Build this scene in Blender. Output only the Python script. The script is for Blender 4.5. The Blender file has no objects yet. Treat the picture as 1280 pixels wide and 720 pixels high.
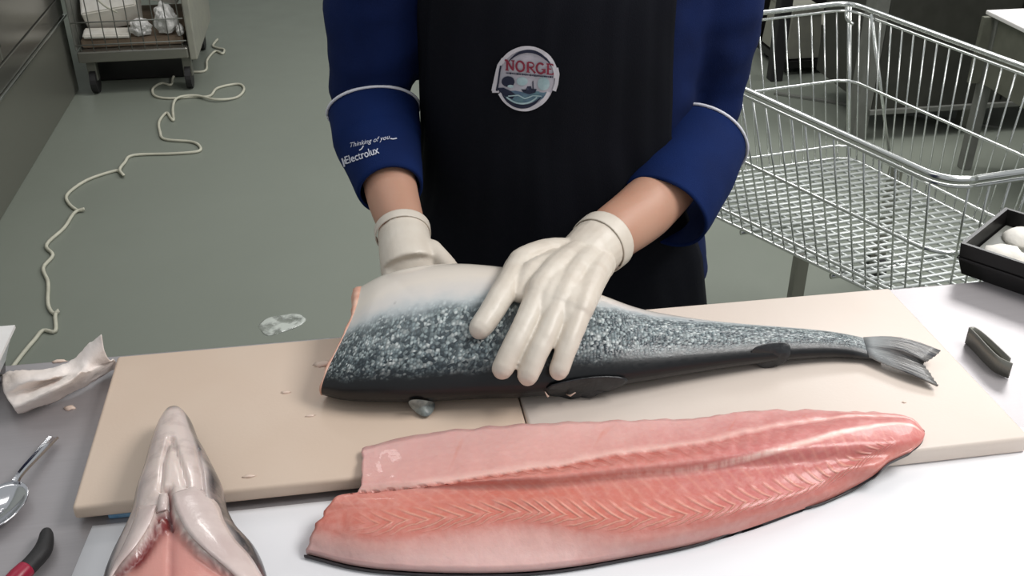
import bpy, bmesh, math, random
from mathutils import Vector, Matrix, noise
from mathutils.bvhtree import BVHTree

# ------------------------------------------------------------------ camera, light, exposure
S = bpy.context.scene
COL = S.collection
F = 1285.0; PITCH = math.radians(30.3); YAW = math.radians(9.2); CAM = Vector((0, 0, 1.6))
cd = bpy.data.cameras.new('camera'); co = bpy.data.objects.new('camera', cd); COL.objects.link(co)
co.location = CAM; co.rotation_euler = (math.pi/2 - PITCH, 0, -YAW)
cd.sensor_width = 36; cd.lens = 36*F/1280; cd.clip_start = .02; cd.clip_end = 60
S.camera = co
S.view_settings.view_transform = 'Standard'; S.view_settings.look = 'None'
S.view_settings.gamma = 1; S.view_settings.use_curve_mapping = False
S.view_settings.exposure = 0.0
w = bpy.data.worlds.new('world'); S.world = w; w.use_nodes = True
w.node_tree.nodes['Background'].inputs[0].default_value = (.93, .97, 1, 1)
w.node_tree.nodes['Background'].inputs[1].default_value = .47

def area(name, loc, target, size, power, color=(1, 1, 1)):
    l = bpy.data.lights.new(name, 'AREA'); l.shape = 'RECTANGLE'; l.size, l.size_y = size
    l.energy = power; l.color = color
    o = bpy.data.objects.new(name, l); COL.objects.link(o); o.location = loc
    o.rotation_euler = (Vector(target)-Vector(loc)).to_track_quat('-Z', 'Y').to_euler()
area('ceiling_lamp_bench', (1.7, .75, 2.7), (.95, .8, .9), (1.2, .8), 41, (1, .98, .96))
area('ceiling_lamp_back', (.5, 4.0, 2.9), (.5, 4.0, 0), (1.6, .5), 30, (1, .98, .95))
area('glare_lamp_right', (2.9, 3.5, 2.8), (2.7, 3.3, 0), (1.6, 1.1), 66, (1, .99, .98))  # unseen lamp, added for the glare on the bench's right end
area('ceiling_lamp_left', (-.6, 1.6, 2.9), (-.6, 1.6, 0), (1.2, .4), 4, (1, .97, .94))

fw = Vector((math.sin(YAW)*math.cos(PITCH), math.cos(YAW)*math.cos(PITCH), -math.sin(PITCH)))
rt = Vector((math.cos(YAW), -math.sin(YAW), 0)); upv = rt.cross(fw)
def ray(px, py): return fw + rt*((px-640)/F) - upv*((py-360)/F)
def G(px, py, z):                       # a measured photo point at height z
    r = ray(px, py); return CAM + r*((z-CAM.z)/r.z)
def W(px, py, y):                       # a measured photo point at depth y
    r = ray(px, py); return CAM + r*(y/r.y)

# ------------------------------------------------------------------ helpers
def lin(h):
    h = h.lstrip('#'); o = []
    for i in (0, 2, 4):
        c = int(h[i:i+2], 16)/255
        o.append(c/12.92 if c <= .04045 else ((c+.055)/1.055)**2.4)
    return (*o, 1)

class NT:
    def __init__(s, name):
        s.m = bpy.data.materials.new(name); s.m.use_nodes = True
        s.t = s.m.node_tree; s.b = s.t.nodes['Principled BSDF']
    def new(s, typ, **kw):
        n = s.t.nodes.new(typ)
        for k, v in kw.items(): setattr(n, k, v)
        return n
    def put(s, sock, v):
        if isinstance(v, bpy.types.NodeSocket): s.t.links.new(v, sock)
        elif isinstance(v, str): sock.default_value = lin(v)
        else: sock.default_value = v
    def math(s, op, a, b=0, c=0, clamp=False):
        n = s.new('ShaderNodeMath', operation=op, use_clamp=clamp)
        s.put(n.inputs[0], a); s.put(n.inputs[1], b); s.put(n.inputs[2], c); return n.outputs[0]
    def mix(s, f, a, b, mode='MIX'):
        n = s.new('ShaderNodeMix', data_type='RGBA', blend_type=mode)
        s.put(n.inputs[0], f); s.put(n.inputs[6], a); s.put(n.inputs[7], b); return n.outputs[2]
    def ramp(s, f, stops, interp='LINEAR'):
        n = s.new('ShaderNodeValToRGB'); r = n.color_ramp; r.interpolation = interp
        while len(r.elements) < len(stops): r.elements.new(.5)
        for e, (p, c) in zip(r.elements, stops): e.position = p; e.color = lin(c) if isinstance(c, str) else (c, c, c, 1)
        s.put(n.inputs[0], f); return n.outputs[0]
    def obj(s): return s.new('ShaderNodeTexCoord').outputs['Object']
    def uv(s): return s.new('ShaderNodeTexCoord').outputs['UV']
    def sep(s, v):
        n = s.new('ShaderNodeSeparateXYZ'); s.put(n.inputs[0], v); return n.outputs
    def comb(s, x, y, z=0):
        n = s.new('ShaderNodeCombineXYZ'); s.put(n.inputs[0], x); s.put(n.inputs[1], y); s.put(n.inputs[2], z); return n.outputs[0]
    def scale(s, v, sc):
        n = s.new('ShaderNodeMapping'); s.put(n.inputs[0], v); n.inputs['Scale'].default_value = sc; return n.outputs[0]
    def noise(s, v, sc, det=3, rough=.5):
        n = s.new('ShaderNodeTexNoise'); s.put(n.inputs['Vector'], v); n.inputs['Scale'].default_value = sc
        n.inputs['Detail'].default_value = det; n.inputs['Roughness'].default_value = rough; return n.outputs[0]
    def bump(s, h, strength=.3, dist=.002):
        n = s.new('ShaderNodeBump'); s.put(n.inputs['Height'], h); n.inputs['Strength'].default_value = strength
        n.inputs['Distance'].default_value = dist; s.t.links.new(n.outputs[0], s.b.inputs['Normal'])
    def set(s, **kw):
        names = dict(col='Base Color', rough='Roughness', metal='Metallic', spec='Specular IOR Level', sss='Subsurface Weight',
                     trans='Transmission Weight', coat='Coat Weight', ior='IOR', alpha='Alpha', sheen='Sheen Weight')
        for k, v in kw.items(): s.put(s.b.inputs[names[k]], v)
        return s

def simple(name, c1, c2=None, rough=.5, metal=0, sc=20, bump=0, bsc=200, spec=.5, coat=0, bd=.002):
    t = NT(name); t.set(rough=rough, metal=metal, spec=spec, coat=coat)
    o = t.obj()
    if c2: t.set(col=t.mix(t.ramp(t.noise(o, sc, 4), [(.35, 0.), (.65, 1.)]), c1, c2))
    else: t.set(col=c1)
    if bump: t.bump(t.noise(o, bsc, 4), bump, bd)
    return t.m

def wloc(p):
    v = Vector((0, 0, 0))
    while p is not None: v += p.location; p = p.parent
    return v
def tag(o, label=None, cat=None, group=None, kind=None):
    if label: o['label'] = label
    if cat: o['category'] = cat
    if group: o['group'] = group
    if kind: o['kind'] = kind
    return o
def thing(name, label, cat, loc=(0, 0, 0), group=None):
    o = bpy.data.objects.new(name, None); COL.objects.link(o); o.location = loc; o.empty_display_size = .05
    return tag(o, label, cat, group)
def link_mesh(name, me, mat, parent=None, smooth=True, origin=None):
    """me has world coordinates; the object's origin is put at `origin` (default: centre of the vertices)"""
    if origin is None:
        origin = Vector((0, 0, 0))
        for v in me.vertices: origin += v.co
        origin = origin/max(1, len(me.vertices))
    origin = Vector(origin)
    me.transform(Matrix.Translation(-origin))
    o = bpy.data.objects.new(name, me); COL.objects.link(o)
    o.parent = parent; o.location = origin - (wloc(parent) if parent else Vector((0, 0, 0)))
    if mat: me.materials.append(mat)
    if smooth:
        for p in me.polygons: p.use_smooth = True
    return o
def obj(name, vf, mat, parent=None, smooth=True, uvs=None):
    V, Fc = vf[0], vf[1]
    me = bpy.data.meshes.new(name); me.from_pydata([tuple(v) for v in V], [], Fc); me.update()
    if uvs is not None:
        l = me.uv_layers.new(name='UVMap')
        for lp in me.loops: l.data[lp.index].uv = uvs[lp.vertex_index]
    o = link_mesh(name, me, mat, parent, smooth)
    return o
def bm_obj(name, bm, mat, parent=None, smooth=False):
    me = bpy.data.meshes.new(name); bmesh.ops.recalc_face_normals(bm, faces=bm.faces); bm.to_mesh(me); bm.free()
    return link_mesh(name, me, mat, parent, smooth)
def box(lo, hi, bev=.0, rotz=0, seg=2, piv=None):
    bm = bmesh.new(); bmesh.ops.create_cube(bm, size=1)
    lo, hi = Vector(lo), Vector(hi); c = (lo+hi)/2; d = hi-lo
    for v in bm.verts: v.co = Vector((v.co.x*d.x, v.co.y*d.y, v.co.z*d.z)) + c
    if bev: bmesh.ops.bevel(bm, geom=bm.edges[:], offset=bev, segments=seg, affect='EDGES', profile=.5)
    if rotz:
        p = Vector(piv) if piv else c
        bmesh.ops.rotate(bm, verts=bm.verts, cent=p, matrix=Matrix.Rotation(rotz, 3, 'Z'))
    return bm
def cat(pts, n):                           # catmull-rom through points, n samples per span
    P = [Vector(p) for p in pts]; out = []
    for i in range(len(P)-1):
        a, b, c, d = P[max(i-1, 0)], P[i], P[i+1], P[min(i+2, len(P)-1)]
        for k in range(n):
            t = k/n
            out.append(.5*((2*b)+(c-a)*t+(2*a-5*b+4*c-d)*t*t+(3*b-a-3*c+d)*t**3))
    out.append(P[-1]); return out
def loft(rings, closed=True, caps=True):
    V = []; Fc = []; n = len(rings[0])
    for r in rings: V += [Vector(p) for p in r]
    m = n if closed else n-1
    for i in range(len(rings)-1):
        for j in range(m):
            k = (j+1) % n
            Fc.append((i*n+j, i*n+k, (i+1)*n+k, (i+1)*n+j))
    if caps and closed:
        Fc.append(tuple(range(n-1, -1, -1))); b = (len(rings)-1)*n; Fc.append(tuple(range(b, b+n)))
    return V, Fc
def tube(path, rad, n=10, flat=1.0, up=None, caps=True, round_caps=False):
    P = [Vector(p) for p in path]; R = rad if isinstance(rad, (list, tuple)) else [rad]*len(P)
    R = list(R)
    if len(R) != len(P):
        R = [R[min(len(R)-1, int(i/(len(P)-1)*(len(R)-1)))] + (R[min(len(R)-1, int(i/(len(P)-1)*(len(R)-1))+1)]-R[min(len(R)-1, int(i/(len(P)-1)*(len(R)-1)))])*((i/(len(P)-1)*(len(R)-1)) % 1) for i in range(len(P))]
    if round_caps:
        def capset(p, d, r):
            return [(p+d*(r*math.sin(a)), r*math.cos(a)) for a in (math.radians(35), math.radians(65), math.radians(85))]
        d0 = (P[0]-P[1]).normalized(); d1 = (P[-1]-P[-2]).normalized()
        a = capset(P[0], d0, R[0])[::-1]; b = capset(P[-1], d1, R[-1])
        P = [q[0] for q in a]+P+[q[0] for q in b]; R = [q[1] for q in a]+R+[q[1] for q in b]
    rings = []
    t = (P[1]-P[0]).normalized()
    u = Vector(up) if up is not None else (Vector((0, 0, 1)) if abs(t.z) < .9 else Vector((1, 0, 0)))
    for i, p in enumerate(P):
        t = (P[min(i+1, len(P)-1)]-P[max(i-1, 0)]).normalized()
        u = (u - t*u.dot(t)).normalized(); s = t.cross(u)
        rings.append([p + s*(math.cos(a)*R[i]) + u*(math.sin(a)*R[i]*flat) for a in [2*math.pi*k/n for k in range(n)]])
    return loft(rings, True, caps)
def merge(*L):
    V = []; Fc = []
    for v, f in L:
        b = len(V); V += v; Fc += [tuple(i+b for i in q) for q in f]
    return V, Fc
def union(name, parts, voxel, smooth_it, mat, parent, disp=None):
    V, Fc = merge(*parts)
    me = bpy.data.meshes.new('tmp'); me.from_pydata([tuple(v) for v in V], [], Fc); me.update()
    bm = bmesh.new(); bm.from_mesh(me); bmesh.ops.recalc_face_normals(bm, faces=bm.faces); bm.to_mesh(me); bm.free()
    o = bpy.data.objects.new('tmp', me); COL.objects.link(o)
    m = o.modifiers.new('r', 'REMESH'); m.mode = 'VOXEL'; m.voxel_size = voxel
    if smooth_it: s = o.modifiers.new('s', 'SMOOTH'); s.iterations = smooth_it; s.factor = .5
    dg = bpy.context.evaluated_depsgraph_get(); dg.update()
    r = bpy.data.meshes.new_from_object(o.evaluated_get(dg)); r.name = name
    bpy.data.objects.remove(o)
    if disp:
        ns = [v.normal.copy() for v in r.vertices]
        for v, nn in zip(r.vertices, ns): v.co += nn*disp(v.co)
    r.materials.clear()
    return link_mesh(name, r, mat, parent)
def bvh_of(o):
    me = o.data; off = wloc(o)
    return BVHTree.FromPolygons([v.co+off for v in me.vertices], [tuple(p.vertices) for p in me.polygons])
def hit(b, px, py, off=0.0):
    r = ray(px, py).normalized(); h = b.ray_cast(CAM, r)
    if h[0] is None: return None
    n = h[1] if h[1].dot(r) < 0 else -h[1]
    return h[0] + n*off
def interp(pts, x):                       # piecewise linear
    if x <= pts[0][0]: return pts[0][1]
    for (a, u), (b, v) in zip(pts, pts[1:]):
        if x <= b: return u+(v-u)*(x-a)/(b-a)
    return pts[-1][1]

# ------------------------------------------------------------------ materials
def m_floor():
    t = NT('floor_green'); o = t.obj()
    t.set(col=t.mix(t.noise(o, 1.1, 5), '#787d73', '#83887e'), rough=t.math('ADD', t.math('MULTIPLY', t.noise(o, 6, 4), .25), .28), spec=.4)
    t.bump(t.noise(o, 160, 2), .05, .001); return t.m
M = {}
M['floor'] = m_floor()
M['wall'] = simple('wall_paint', '#b9bcb8', '#b2b6b2', .8)
def m_steel(name, c1, c2, rough, st=(2, 120, 2), metal=.9):
    t = NT(name); o = t.obj(); n = t.noise(t.scale(o, st), 4, 4)
    t.set(col=t.mix(n, c1, c2), rough=t.math('ADD', t.math('MULTIPLY', n, .12), rough), metal=metal); t.bump(n, .04, .0005); return t.m
M['bench'] = m_steel('bench_steel', '#a29d9e', '#aca8aa', .3, metal=.35)
M['steel'] = m_steel('brushed_steel', '#8e8c84', '#9a9891', .16, metal=.8)
M['steel_d'] = m_steel('dull_steel', '#6b6b62', '#76766d', .3, metal=.3)
M['chrome'] = simple('chrome_wire', '#d9dbd8', None, .22, 1)
M['zinc'] = simple('bright_zinc', '#d3d7d4', None, .35, .35)
M['spoon'] = simple('polished_steel', '#d5d5d8', None, .12, 1)
M['tweezer'] = m_steel('matt_steel', '#85847c', '#96958e', .38)
M['black'] = simple('black_plastic', '#0d0c0c', '#151313', .35)
M['rubber'] = simple('black_rubber', '#1d1c1d', '#242223', .6, bump=.2)
M['red'] = simple('red_plastic', '#a01839', '#8a1230', .35)
M['dark'] = simple('dark_cabinet', '#34342e', '#3b3b35', .45)
M['greyp'] = simple('grey_crate', '#8d8c82', '#969588', .6)
M['greyd'] = simple('grey_post', '#6a6b65', '#74756f', .5)
M['olive'] = simple('olive_panel', '#5d5e53', '#67685c', .55)
M['whitep'] = simple('white_panel', '#e6e3e0', '#dedbd8', .5)
M['foam'] = simple('white_foam', '#eae6de', '#dfdad0', .8, bump=.2)
M['bag'] = simple('white_bag', '#e4e2de', '#cfcdca', .35, sc=9, bump=.6, bsc=25, bd=.01)
M['card'] = simple('brown_card', '#8c7a68', '#7e6d5c', .8)
M['cord'] = simple('cord_white', '#c8c6b4', '#b9b7a6', .6)
M['board1'] = simple('board_tan', '#dac5b2', '#d6bfab', .45, sc=6, bump=.06, bsc=300)
M['board2'] = simple('board_cream', '#ddd0c5', '#d9cbbf', .45, sc=6, bump=.06, bsc=300)
M['blue'] = simple('blue_cloth', '#6f9cc0', '#86aecb', .8, sc=60, bump=.5, bsc=400)
M['paper'] = simple('white_paper', '#f2f1f3', '#ecebee', .7, sc=5)
M['towel'] = simple('paper_towel', '#f6ece6', '#f1e4db', .85, sc=14, bump=.4, bsc=160)
M['scrap'] = simple('fish_scrap', '#ecd9c8', '#e2c4b4', .4)
M['glove'] = simple('latex_glove', '#dbd2c5', '#d3c8ba', .42, sc=30, bump=.25, bsc=60, bd=.003)
M['jacket'] = simple('blue_cotton', '#071b48', '#06163d', .9, sc=12, bump=.3, bsc=700, spec=.2)
M['cuff'] = simple('blue_cotton_lit', '#082153', '#071c49', .9, sc=12, bump=.3, bsc=700, spec=.2)  # jacket cotton again, light on the cuffs put into its colour
M['apron'] = simple('navy_apron', '#05070f', '#070913', .85, sc=8, bump=.25, bsc=600, spec=.2)
M['trouser'] = simple('navy_trouser', '#0e1730', '#101a36', .85, spec=.2)
M['piping'] = simple('white_piping', '#dcdce4', None, .7)
M['print'] = simple('white_print', '#d3d5e2', None, .7)
M['b_white'] = simple('badge_white', '#c9c5cb', None, .75)
M['b_fill'] = simple('badge_fill', '#b3adb6', '#a9a9b2', .75, sc=60)
M['b_red'] = simple('badge_red', '#7d1f35', None, .75)
M['b_navy'] = simple('badge_navy', '#141a33', None, .75)
M['b_sea'] = simple('badge_sea', '#4b5f78', '#5d7c86', .75, sc=90)
M['b_pale'] = simple('badge_pale', '#a7bcc0', '#94adb2', .75, sc=90)
M['hair'] = simple('brown_hair', '#3b2a1e', '#2d2018', .6, sc=60)
M['shoe'] = simple('black_shoe', '#121212', None, .4)
def m_skin():
    t = NT('skin'); o = t.obj()
    t.set(col=t.mix(t.noise(o, 14, 4), '#c39a84', '#b98770'), rough=.5, sss=.08); t.b.inputs['Subsurface Scale'].default_value = .01
    t.bump(t.noise(o, 300, 3), .1, .001); return t.m
M['skin'] = m_skin()
def m_water():
    t = NT('water'); o = t.obj(); t.set(col='#cfd4cc', rough=.06, spec=.9, alpha=t.ramp(t.noise(o, 22, 3), [(.42, .15), (.56, .85)])); t.bump(t.noise(o, 60, 3), .5, .004); return t.m  # pale colour puts the glint of the puddle into the film
M['water'] = m_water()
def m_clear():
    t = NT('frosted_plastic'); t.set(col='#e3e6e6', rough=.35, trans=.35, ior=1.4); return t.m
M['clear'] = m_clear()

def m_fish():
    t = NT('salmon_skin'); uv = t.uv(); u, v, _ = t.sep(uv)
    # v: 0 back .. 0.5 belly over the upper side, mirrored underneath
    vv = t.math('SUBTRACT', .5, t.math('ABSOLUTE', t.math('SUBTRACT', v, .5)))
    P = t.comb(t.math('MULTIPLY', u, 200), t.math('MULTIPLY', v, t.math('SUBTRACT', 150, t.math('MULTIPLY', u, 90))))
    n1 = t.noise(t.comb(t.math('MULTIPLY', u, 10), t.math('MULTIPLY', v, 8)), 3, 4)
    # the pale belly reaches lower towards the cut end, the back is broader towards the tail
    vw = t.math('MULTIPLY', vv, t.math('DIVIDE', .33, t.math('ADD', .205, t.math('MULTIPLY', u, .17))))
    vw = t.math('ADD', vw, t.math('MULTIPLY', t.math('SUBTRACT', n1, .5), .06))
    base = t.ramp(vw, [(0, '#0b0c0f'), (.105, '#0e1013'), (.15, '#262d32'), (.22, '#59656a'), (.305, '#7f8a8c'), (.345, '#b9c0c2'), (.39, '#dcd7d2'), (.46, '#ece2d6')])
    vo = t.new('ShaderNodeTexVoronoi'); t.put(vo.inputs['Vector'], P); vo.inputs['Scale'].default_value = 1.0
    rnd = t.sep(vo.outputs['Color'])[0]
    nb = t.noise(t.scale(P, (.12, .2, 1)), 1, 3)
    lo = t.ramp(t.math('ADD', rnd, t.math('MULTIPLY', t.math('SUBTRACT', nb, .5), .9)), [(.22, '#2f3a41'), (.48, '#78868a'), (.74, '#b2bfbf'), (.96, '#e0e6e4')])
    edge = t.ramp(vo.outputs['Distance'], [(.25, 1.), (.62, .45)])
    scale = t.mix(1.0, lo, edge, 'MULTIPLY')
    band = t.math('MULTIPLY', t.ramp(vw, [(.10, 0.), (.17, 1.)]), t.ramp(vw, [(.30, 1.), (.36, 0.)]))
    c = t.mix(t.math('MULTIPLY', band, .72), base, scale)
    c = t.mix(t.math('MULTIPLY', t.ramp(u, [(.90, 0.), (.99, .8)]), t.ramp(vw, [(.08, .2), (.2, 1.)])), c, '#a6aaab')
    # scattered dark spots along the flank
    vs = t.new('ShaderNodeTexVoronoi'); t.put(vs.inputs['Vector'], t.comb(t.math('MULTIPLY', u, 34), t.math('MULTIPLY', v, 20))); vs.inputs['Scale'].default_value = 1
    spot = t.math('MULTIPLY', t.ramp(vs.outputs['Distance'], [(.10, 1.), (.17, 0.)]), t.ramp(vw, [(.28, 0.), (.31, 1.), (.37, 1.), (.39, 0.)]))
    c = t.mix(t.math('MULTIPLY', spot, .75), c, '#2a3136')
    t.set(col=c, rough=t.math('ADD', .30, t.math('MULTIPLY', rnd, .16)), spec=.45, coat=t.ramp(vw, [(.33, .1), (.40, .8)]))
    t.b.inputs['Coat Roughness'].default_value = .06
    t.bump(t.math('MULTIPLY', t.math('SUBTRACT', 1, vo.outputs['Distance']), band), .5, .0015)
    return t.m
M['fish'] = m_fish()
def m_fin():
    t = NT('fin_membrane'); uv = t.uv(); u, v, _ = t.sep(uv)
    r = t.noise(t.comb(t.math('MULTIPLY', u, 60), t.math('MULTIPLY', v, 2.5)), 1, 2)
    t.set(col=t.mix(t.ramp(v, [(.05, 1.), (.5, 0.)]), t.mix(t.ramp(r, [(.35, 0.), (.65, 1.)]), '#4a4b4e', '#96938f'), '#a9adae'), rough=.3, spec=.6); t.bump(r, .5, .002); return t.m
M['fin'] = m_fin()
M['fin_dark'] = simple('fin_dark', '#17191c', '#2c2f32', .4, sc=70, bump=.4, bsc=180)
M['fin_pale'] = simple('fin_pale', '#6b7272', '#959c98', .3, sc=110, bump=.4, bsc=180)
M['flesh'] = simple('cut_flesh', '#d39a84', '#e6bda8', .35, sc=50, bump=.4, bsc=120)

def m_fillet():
    t = NT('salmon_fillet'); uv = t.uv(); u, v, _ = t.sep(uv); o = t.obj()
    # v runs through six feature lines: 0 belly edge, .2 ridge, .4 centre seam, .6 lateral line, .8 pale fat, 1 skin edge
    nz = t.noise(o, 26, 4); nf = t.noise(o, 140, 3)
    vw = t.math('ADD', v, t.math('MULTIPLY', t.math('SUBTRACT', nz, .5), .05))
    base = t.ramp(vw, [(0, '#e3b2ac'), (.16, '#dda39b'), (.195, '#dfa69e'), (.225, '#d07e71'), (.36, '#d38579'), (.5, '#d27b6b'), (.62, '#ce7363'), (.72, '#cf7d70'), (.79, '#d79d94'), (.92, '#e1b7b1'), (1, '#dfb4af')])
    # toward the tail the fat is thinner and the whole is pinker
    pink = t.ramp(vw, [(0, '#dfa49f'), (.2, '#d2847f'), (.4, '#cf7b76'), (.62, '#c76d67'), (.8, '#cb756a'), (1, '#cf8378')])
    c = t.mix(t.ramp(t.math('ADD', u, t.math('MULTIPLY', t.math('SUBTRACT', nz, .5), .3)), [(.35, 0.), (.62, 1.)]), base, pink)
    c = t.mix(t.math('MULTIPLY', t.ramp(nf, [(.4, 0.), (.7, 1.)]), .16), c, '#f0c8bc')
    L = t.math('MULTIPLY', u, 52)
    def stripes(vc, slope, width, lo, hi, ph=0):
        d = t.math('ABSOLUTE', t.math('SUBTRACT', vw, vc))
        x = t.math('ADD', t.math('ADD', L, t.math('MULTIPLY', d, slope)), t.math('MULTIPLY', t.math('SUBTRACT', nz, .5), 1.3))
        f = t.math('ABSOLUTE', t.math('SUBTRACT', t.math('FRACT', t.math('ADD', x, ph)), .5))
        line = t.ramp(f, [(0, 1.), (width, .0)])
        msk = t.math('MULTIPLY', t.ramp(d, [(lo, 1.), (hi, 0.)]), 1)
        return t.math('MULTIPLY', line, msk)
    chev = stripes(.62, 20, .24, .06, .105)
    chev = t.math('MULTIPLY', chev, t.math('MULTIPLY', t.ramp(u, [(.05, 0.), (.12, 1.)]), t.ramp(u, [(.80, 1.), (.9, 0.)])))
    c = t.mix(t.math('MULTIPLY', chev, .62), c, '#f0b7a0')
    arc = stripes(.40, -14, .2, .08, .17, .3)
    arc = t.math('MULTIPLY', arc, t.ramp(v, [(.38, 0.), (.42, 1.)]))
    c = t.mix(t.math('MULTIPLY', arc, .22), c, '#efb29c')
    # serrated ridge: teeth between the ridge and the seam, strong at the thick end
    d2 = t.math('SUBTRACT', vw, .2)
    xt = t.math('ADD', t.math('MULTIPLY', L, .8), t.math('MULTIPLY', d2, -9))
    ft = t.math('ABSOLUTE', t.math('SUBTRACT', t.math('FRACT', xt), .5))
    tooth = t.math('MULTIPLY', t.ramp(ft, [(.12, 1.), (.3, 0.)]), t.math('MULTIPLY', t.ramp(d2, [(-.0, 0.), (.02, 1.)]), t.ramp(d2, [(.07, 1.), (.13, 0.)])))
    tooth = t.math('MULTIPLY', tooth, t.ramp(u, [(.35, 1.), (.62, 0.)]))
    c = t.mix(t.math('MULTIPLY', tooth, .55), c, '#b9503f')
    # pale ridge line and the bright centre seam
    rl = t.ramp(t.math('ABSOLUTE', t.math('SUBTRACT', vw, .2)), [(.0, 1.), (.03, 0.)])
    c = t.mix(t.math('MULTIPLY', rl, .6), c, '#f3c9bd')
    dash = t.math('ADD', t.math('MULTIPLY', t.ramp(t.noise(t.comb(t.math('MULTIPLY', u, 90), 0), 1, 2), [(.4, 0.), (.55, 1.)]), .6), t.ramp(u, [(.5, 0.), (.68, 1.)]), clamp=True)
    sl = t.math('MULTIPLY', t.ramp(t.math('ABSOLUTE', t.math('SUBTRACT', v, .4)), [(.006, 1.), (.026, 0.)]), t.math('MULTIPLY', t.ramp(u, [(.38, 0.), (.5, 1.)]), t.ramp(u, [(.94, 1.), (.99, 0.)])))
    c = t.mix(t.math('MULTIPLY', t.math('MULTIPLY', sl, dash), .85), c, '#f6d2c6')
    # few rib marks on the belly
    rib = t.math('MULTIPLY', t.ramp(t.noise(t.comb(t.math('MULTIPLY', t.math('ADD', u, t.math('MULTIPLY', v, .18)), 46), t.math('MULTIPLY', v, 3)), 1, 2), [(.62, 0.), (.72, 1.)]), t.ramp(v, [(.04, 0.), (.08, 1.), (.15, 1.), (.18, 0.)]))
    c = t.mix(t.math('MULTIPLY', rib, .4), c, '#d98876')
    t.set(col=c, rough=t.math('ADD', .27, t.math('MULTIPLY', nf, .2)), spec=.5, sss=.12, coat=.15)
    t.b.inputs['Subsurface Radius'].default_value = (1, .3, .2); t.b.inputs['Subsurface Scale'].default_value = .006
    h = t.math('ADD', t.math('MULTIPLY', chev, .8), t.math('ADD', t.math('MULTIPLY', nf, .35), t.math('MULTIPLY', tooth, -1.0)))
    t.bump(h, .6, .0025); return t.m
M['fillet'] = m_fillet()
M['skin_dark'] = simple('salmon_skin_dark', '#2b2629', '#3a3538', .35, sc=60)

def m_head():
    t = NT('fish_head_skin'); uv = t.uv(); u, v, _ = t.sep(uv); o = t.obj()
    n = t.noise(o, 40, 5, .6); n2 = t.noise(o, 14, 4)
    s = t.math('ADD', t.math('ABSOLUTE', t.math('SUBTRACT', v, .47)), t.math('MULTIPLY', t.math('SUBTRACT', n2, .5), .12))
    c = t.ramp(s, [(0, '#e4d2c9'), (.15, '#dccac3'), (.24, '#c6b7b2'), (.28, '#736d6d'), (.31, '#403e40'), (.5, '#2c2b2e')])
    c = t.mix(t.ramp(t.math('ADD', u, t.math('MULTIPLY', t.math('SUBTRACT', n2, .5), .08)), [(.07, .9), (.14, 0.)]), c, '#57504e')
    c = t.mix(t.math('MULTIPLY', t.ramp(n, [(.48, 0.), (.66, 1.)]), .5), c, '#a9958f')
    bl = t.new('ShaderNodeAttribute', attribute_name='blood').outputs['Fac']
    fl = t.new('ShaderNodeAttribute', attribute_name='flesh').outputs['Fac']
    c = t.mix(fl, c, t.mix(n2, '#e0a79b', '#cf8077'))
    c = t.mix(bl, c, t.mix(n, '#5b1418', '#8c2c2c'))
    t.set(col=c, rough=.28, spec=.6, coat=.3, sss=.05); t.bump(n, .25, .003); return t.m
M['head'] = m_head()
M['gill'] = simple('gill_cover', '#ddccc6', '#cdb9b4', .25, sc=22, bump=.35, bsc=45, spec=.6, coat=.3, bd=.004)
M['gill_red'] = simple('gill_red', '#8c2a28', '#5c1417', .3, sc=60, bump=.5, bsc=150)

# ------------------------------------------------------------------ setting
def struct(o, label=None): o['kind'] = 'structure'; return tag(o, label)
BZ = .90        # bench top
EDGE = .75      # front of the right board
struct(bm_obj('floor', box((-2.0, -1.2, -.05), (3.9, 6.8, 0)), M['floor']), 'grey-green seamless floor')
struct(bm_obj('wall_back', box((-2.0, 6.8, -.05), (3.9, 6.9, 3.0)), M['wall']))
struct(bm_obj('wall_left', box((-2.1, 1.2, -.05), (-2.0, 6.9, 3.0)), M['wall']))
struct(bm_obj('wall_right', box((3.9, 1.2, -.05), (4.0, 6.9, 3.0)), M['wall']))

# ------------------------------------------------------------------ bench
t = thing('work_bench', 'long stainless steel work bench carrying the cutting boards', 'bench', (.3, .72, 0))
bm_obj('bench_top', box((-1.0, .32, BZ-.04), (1.7, 1.10, BZ), .004), M['bench'], t)
for x in (-.9, 1.6):
    for y in (.4, .98):
        bm_obj('leg', box((x-.02, y-.02, 0), (x+.02, y+.02, BZ-.04), .003), M['steel'], t)
bm_obj('lower_shelf', box((-.9, .40, .2), (1.6, .98, .22), .003), M['steel_d'], t)

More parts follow.
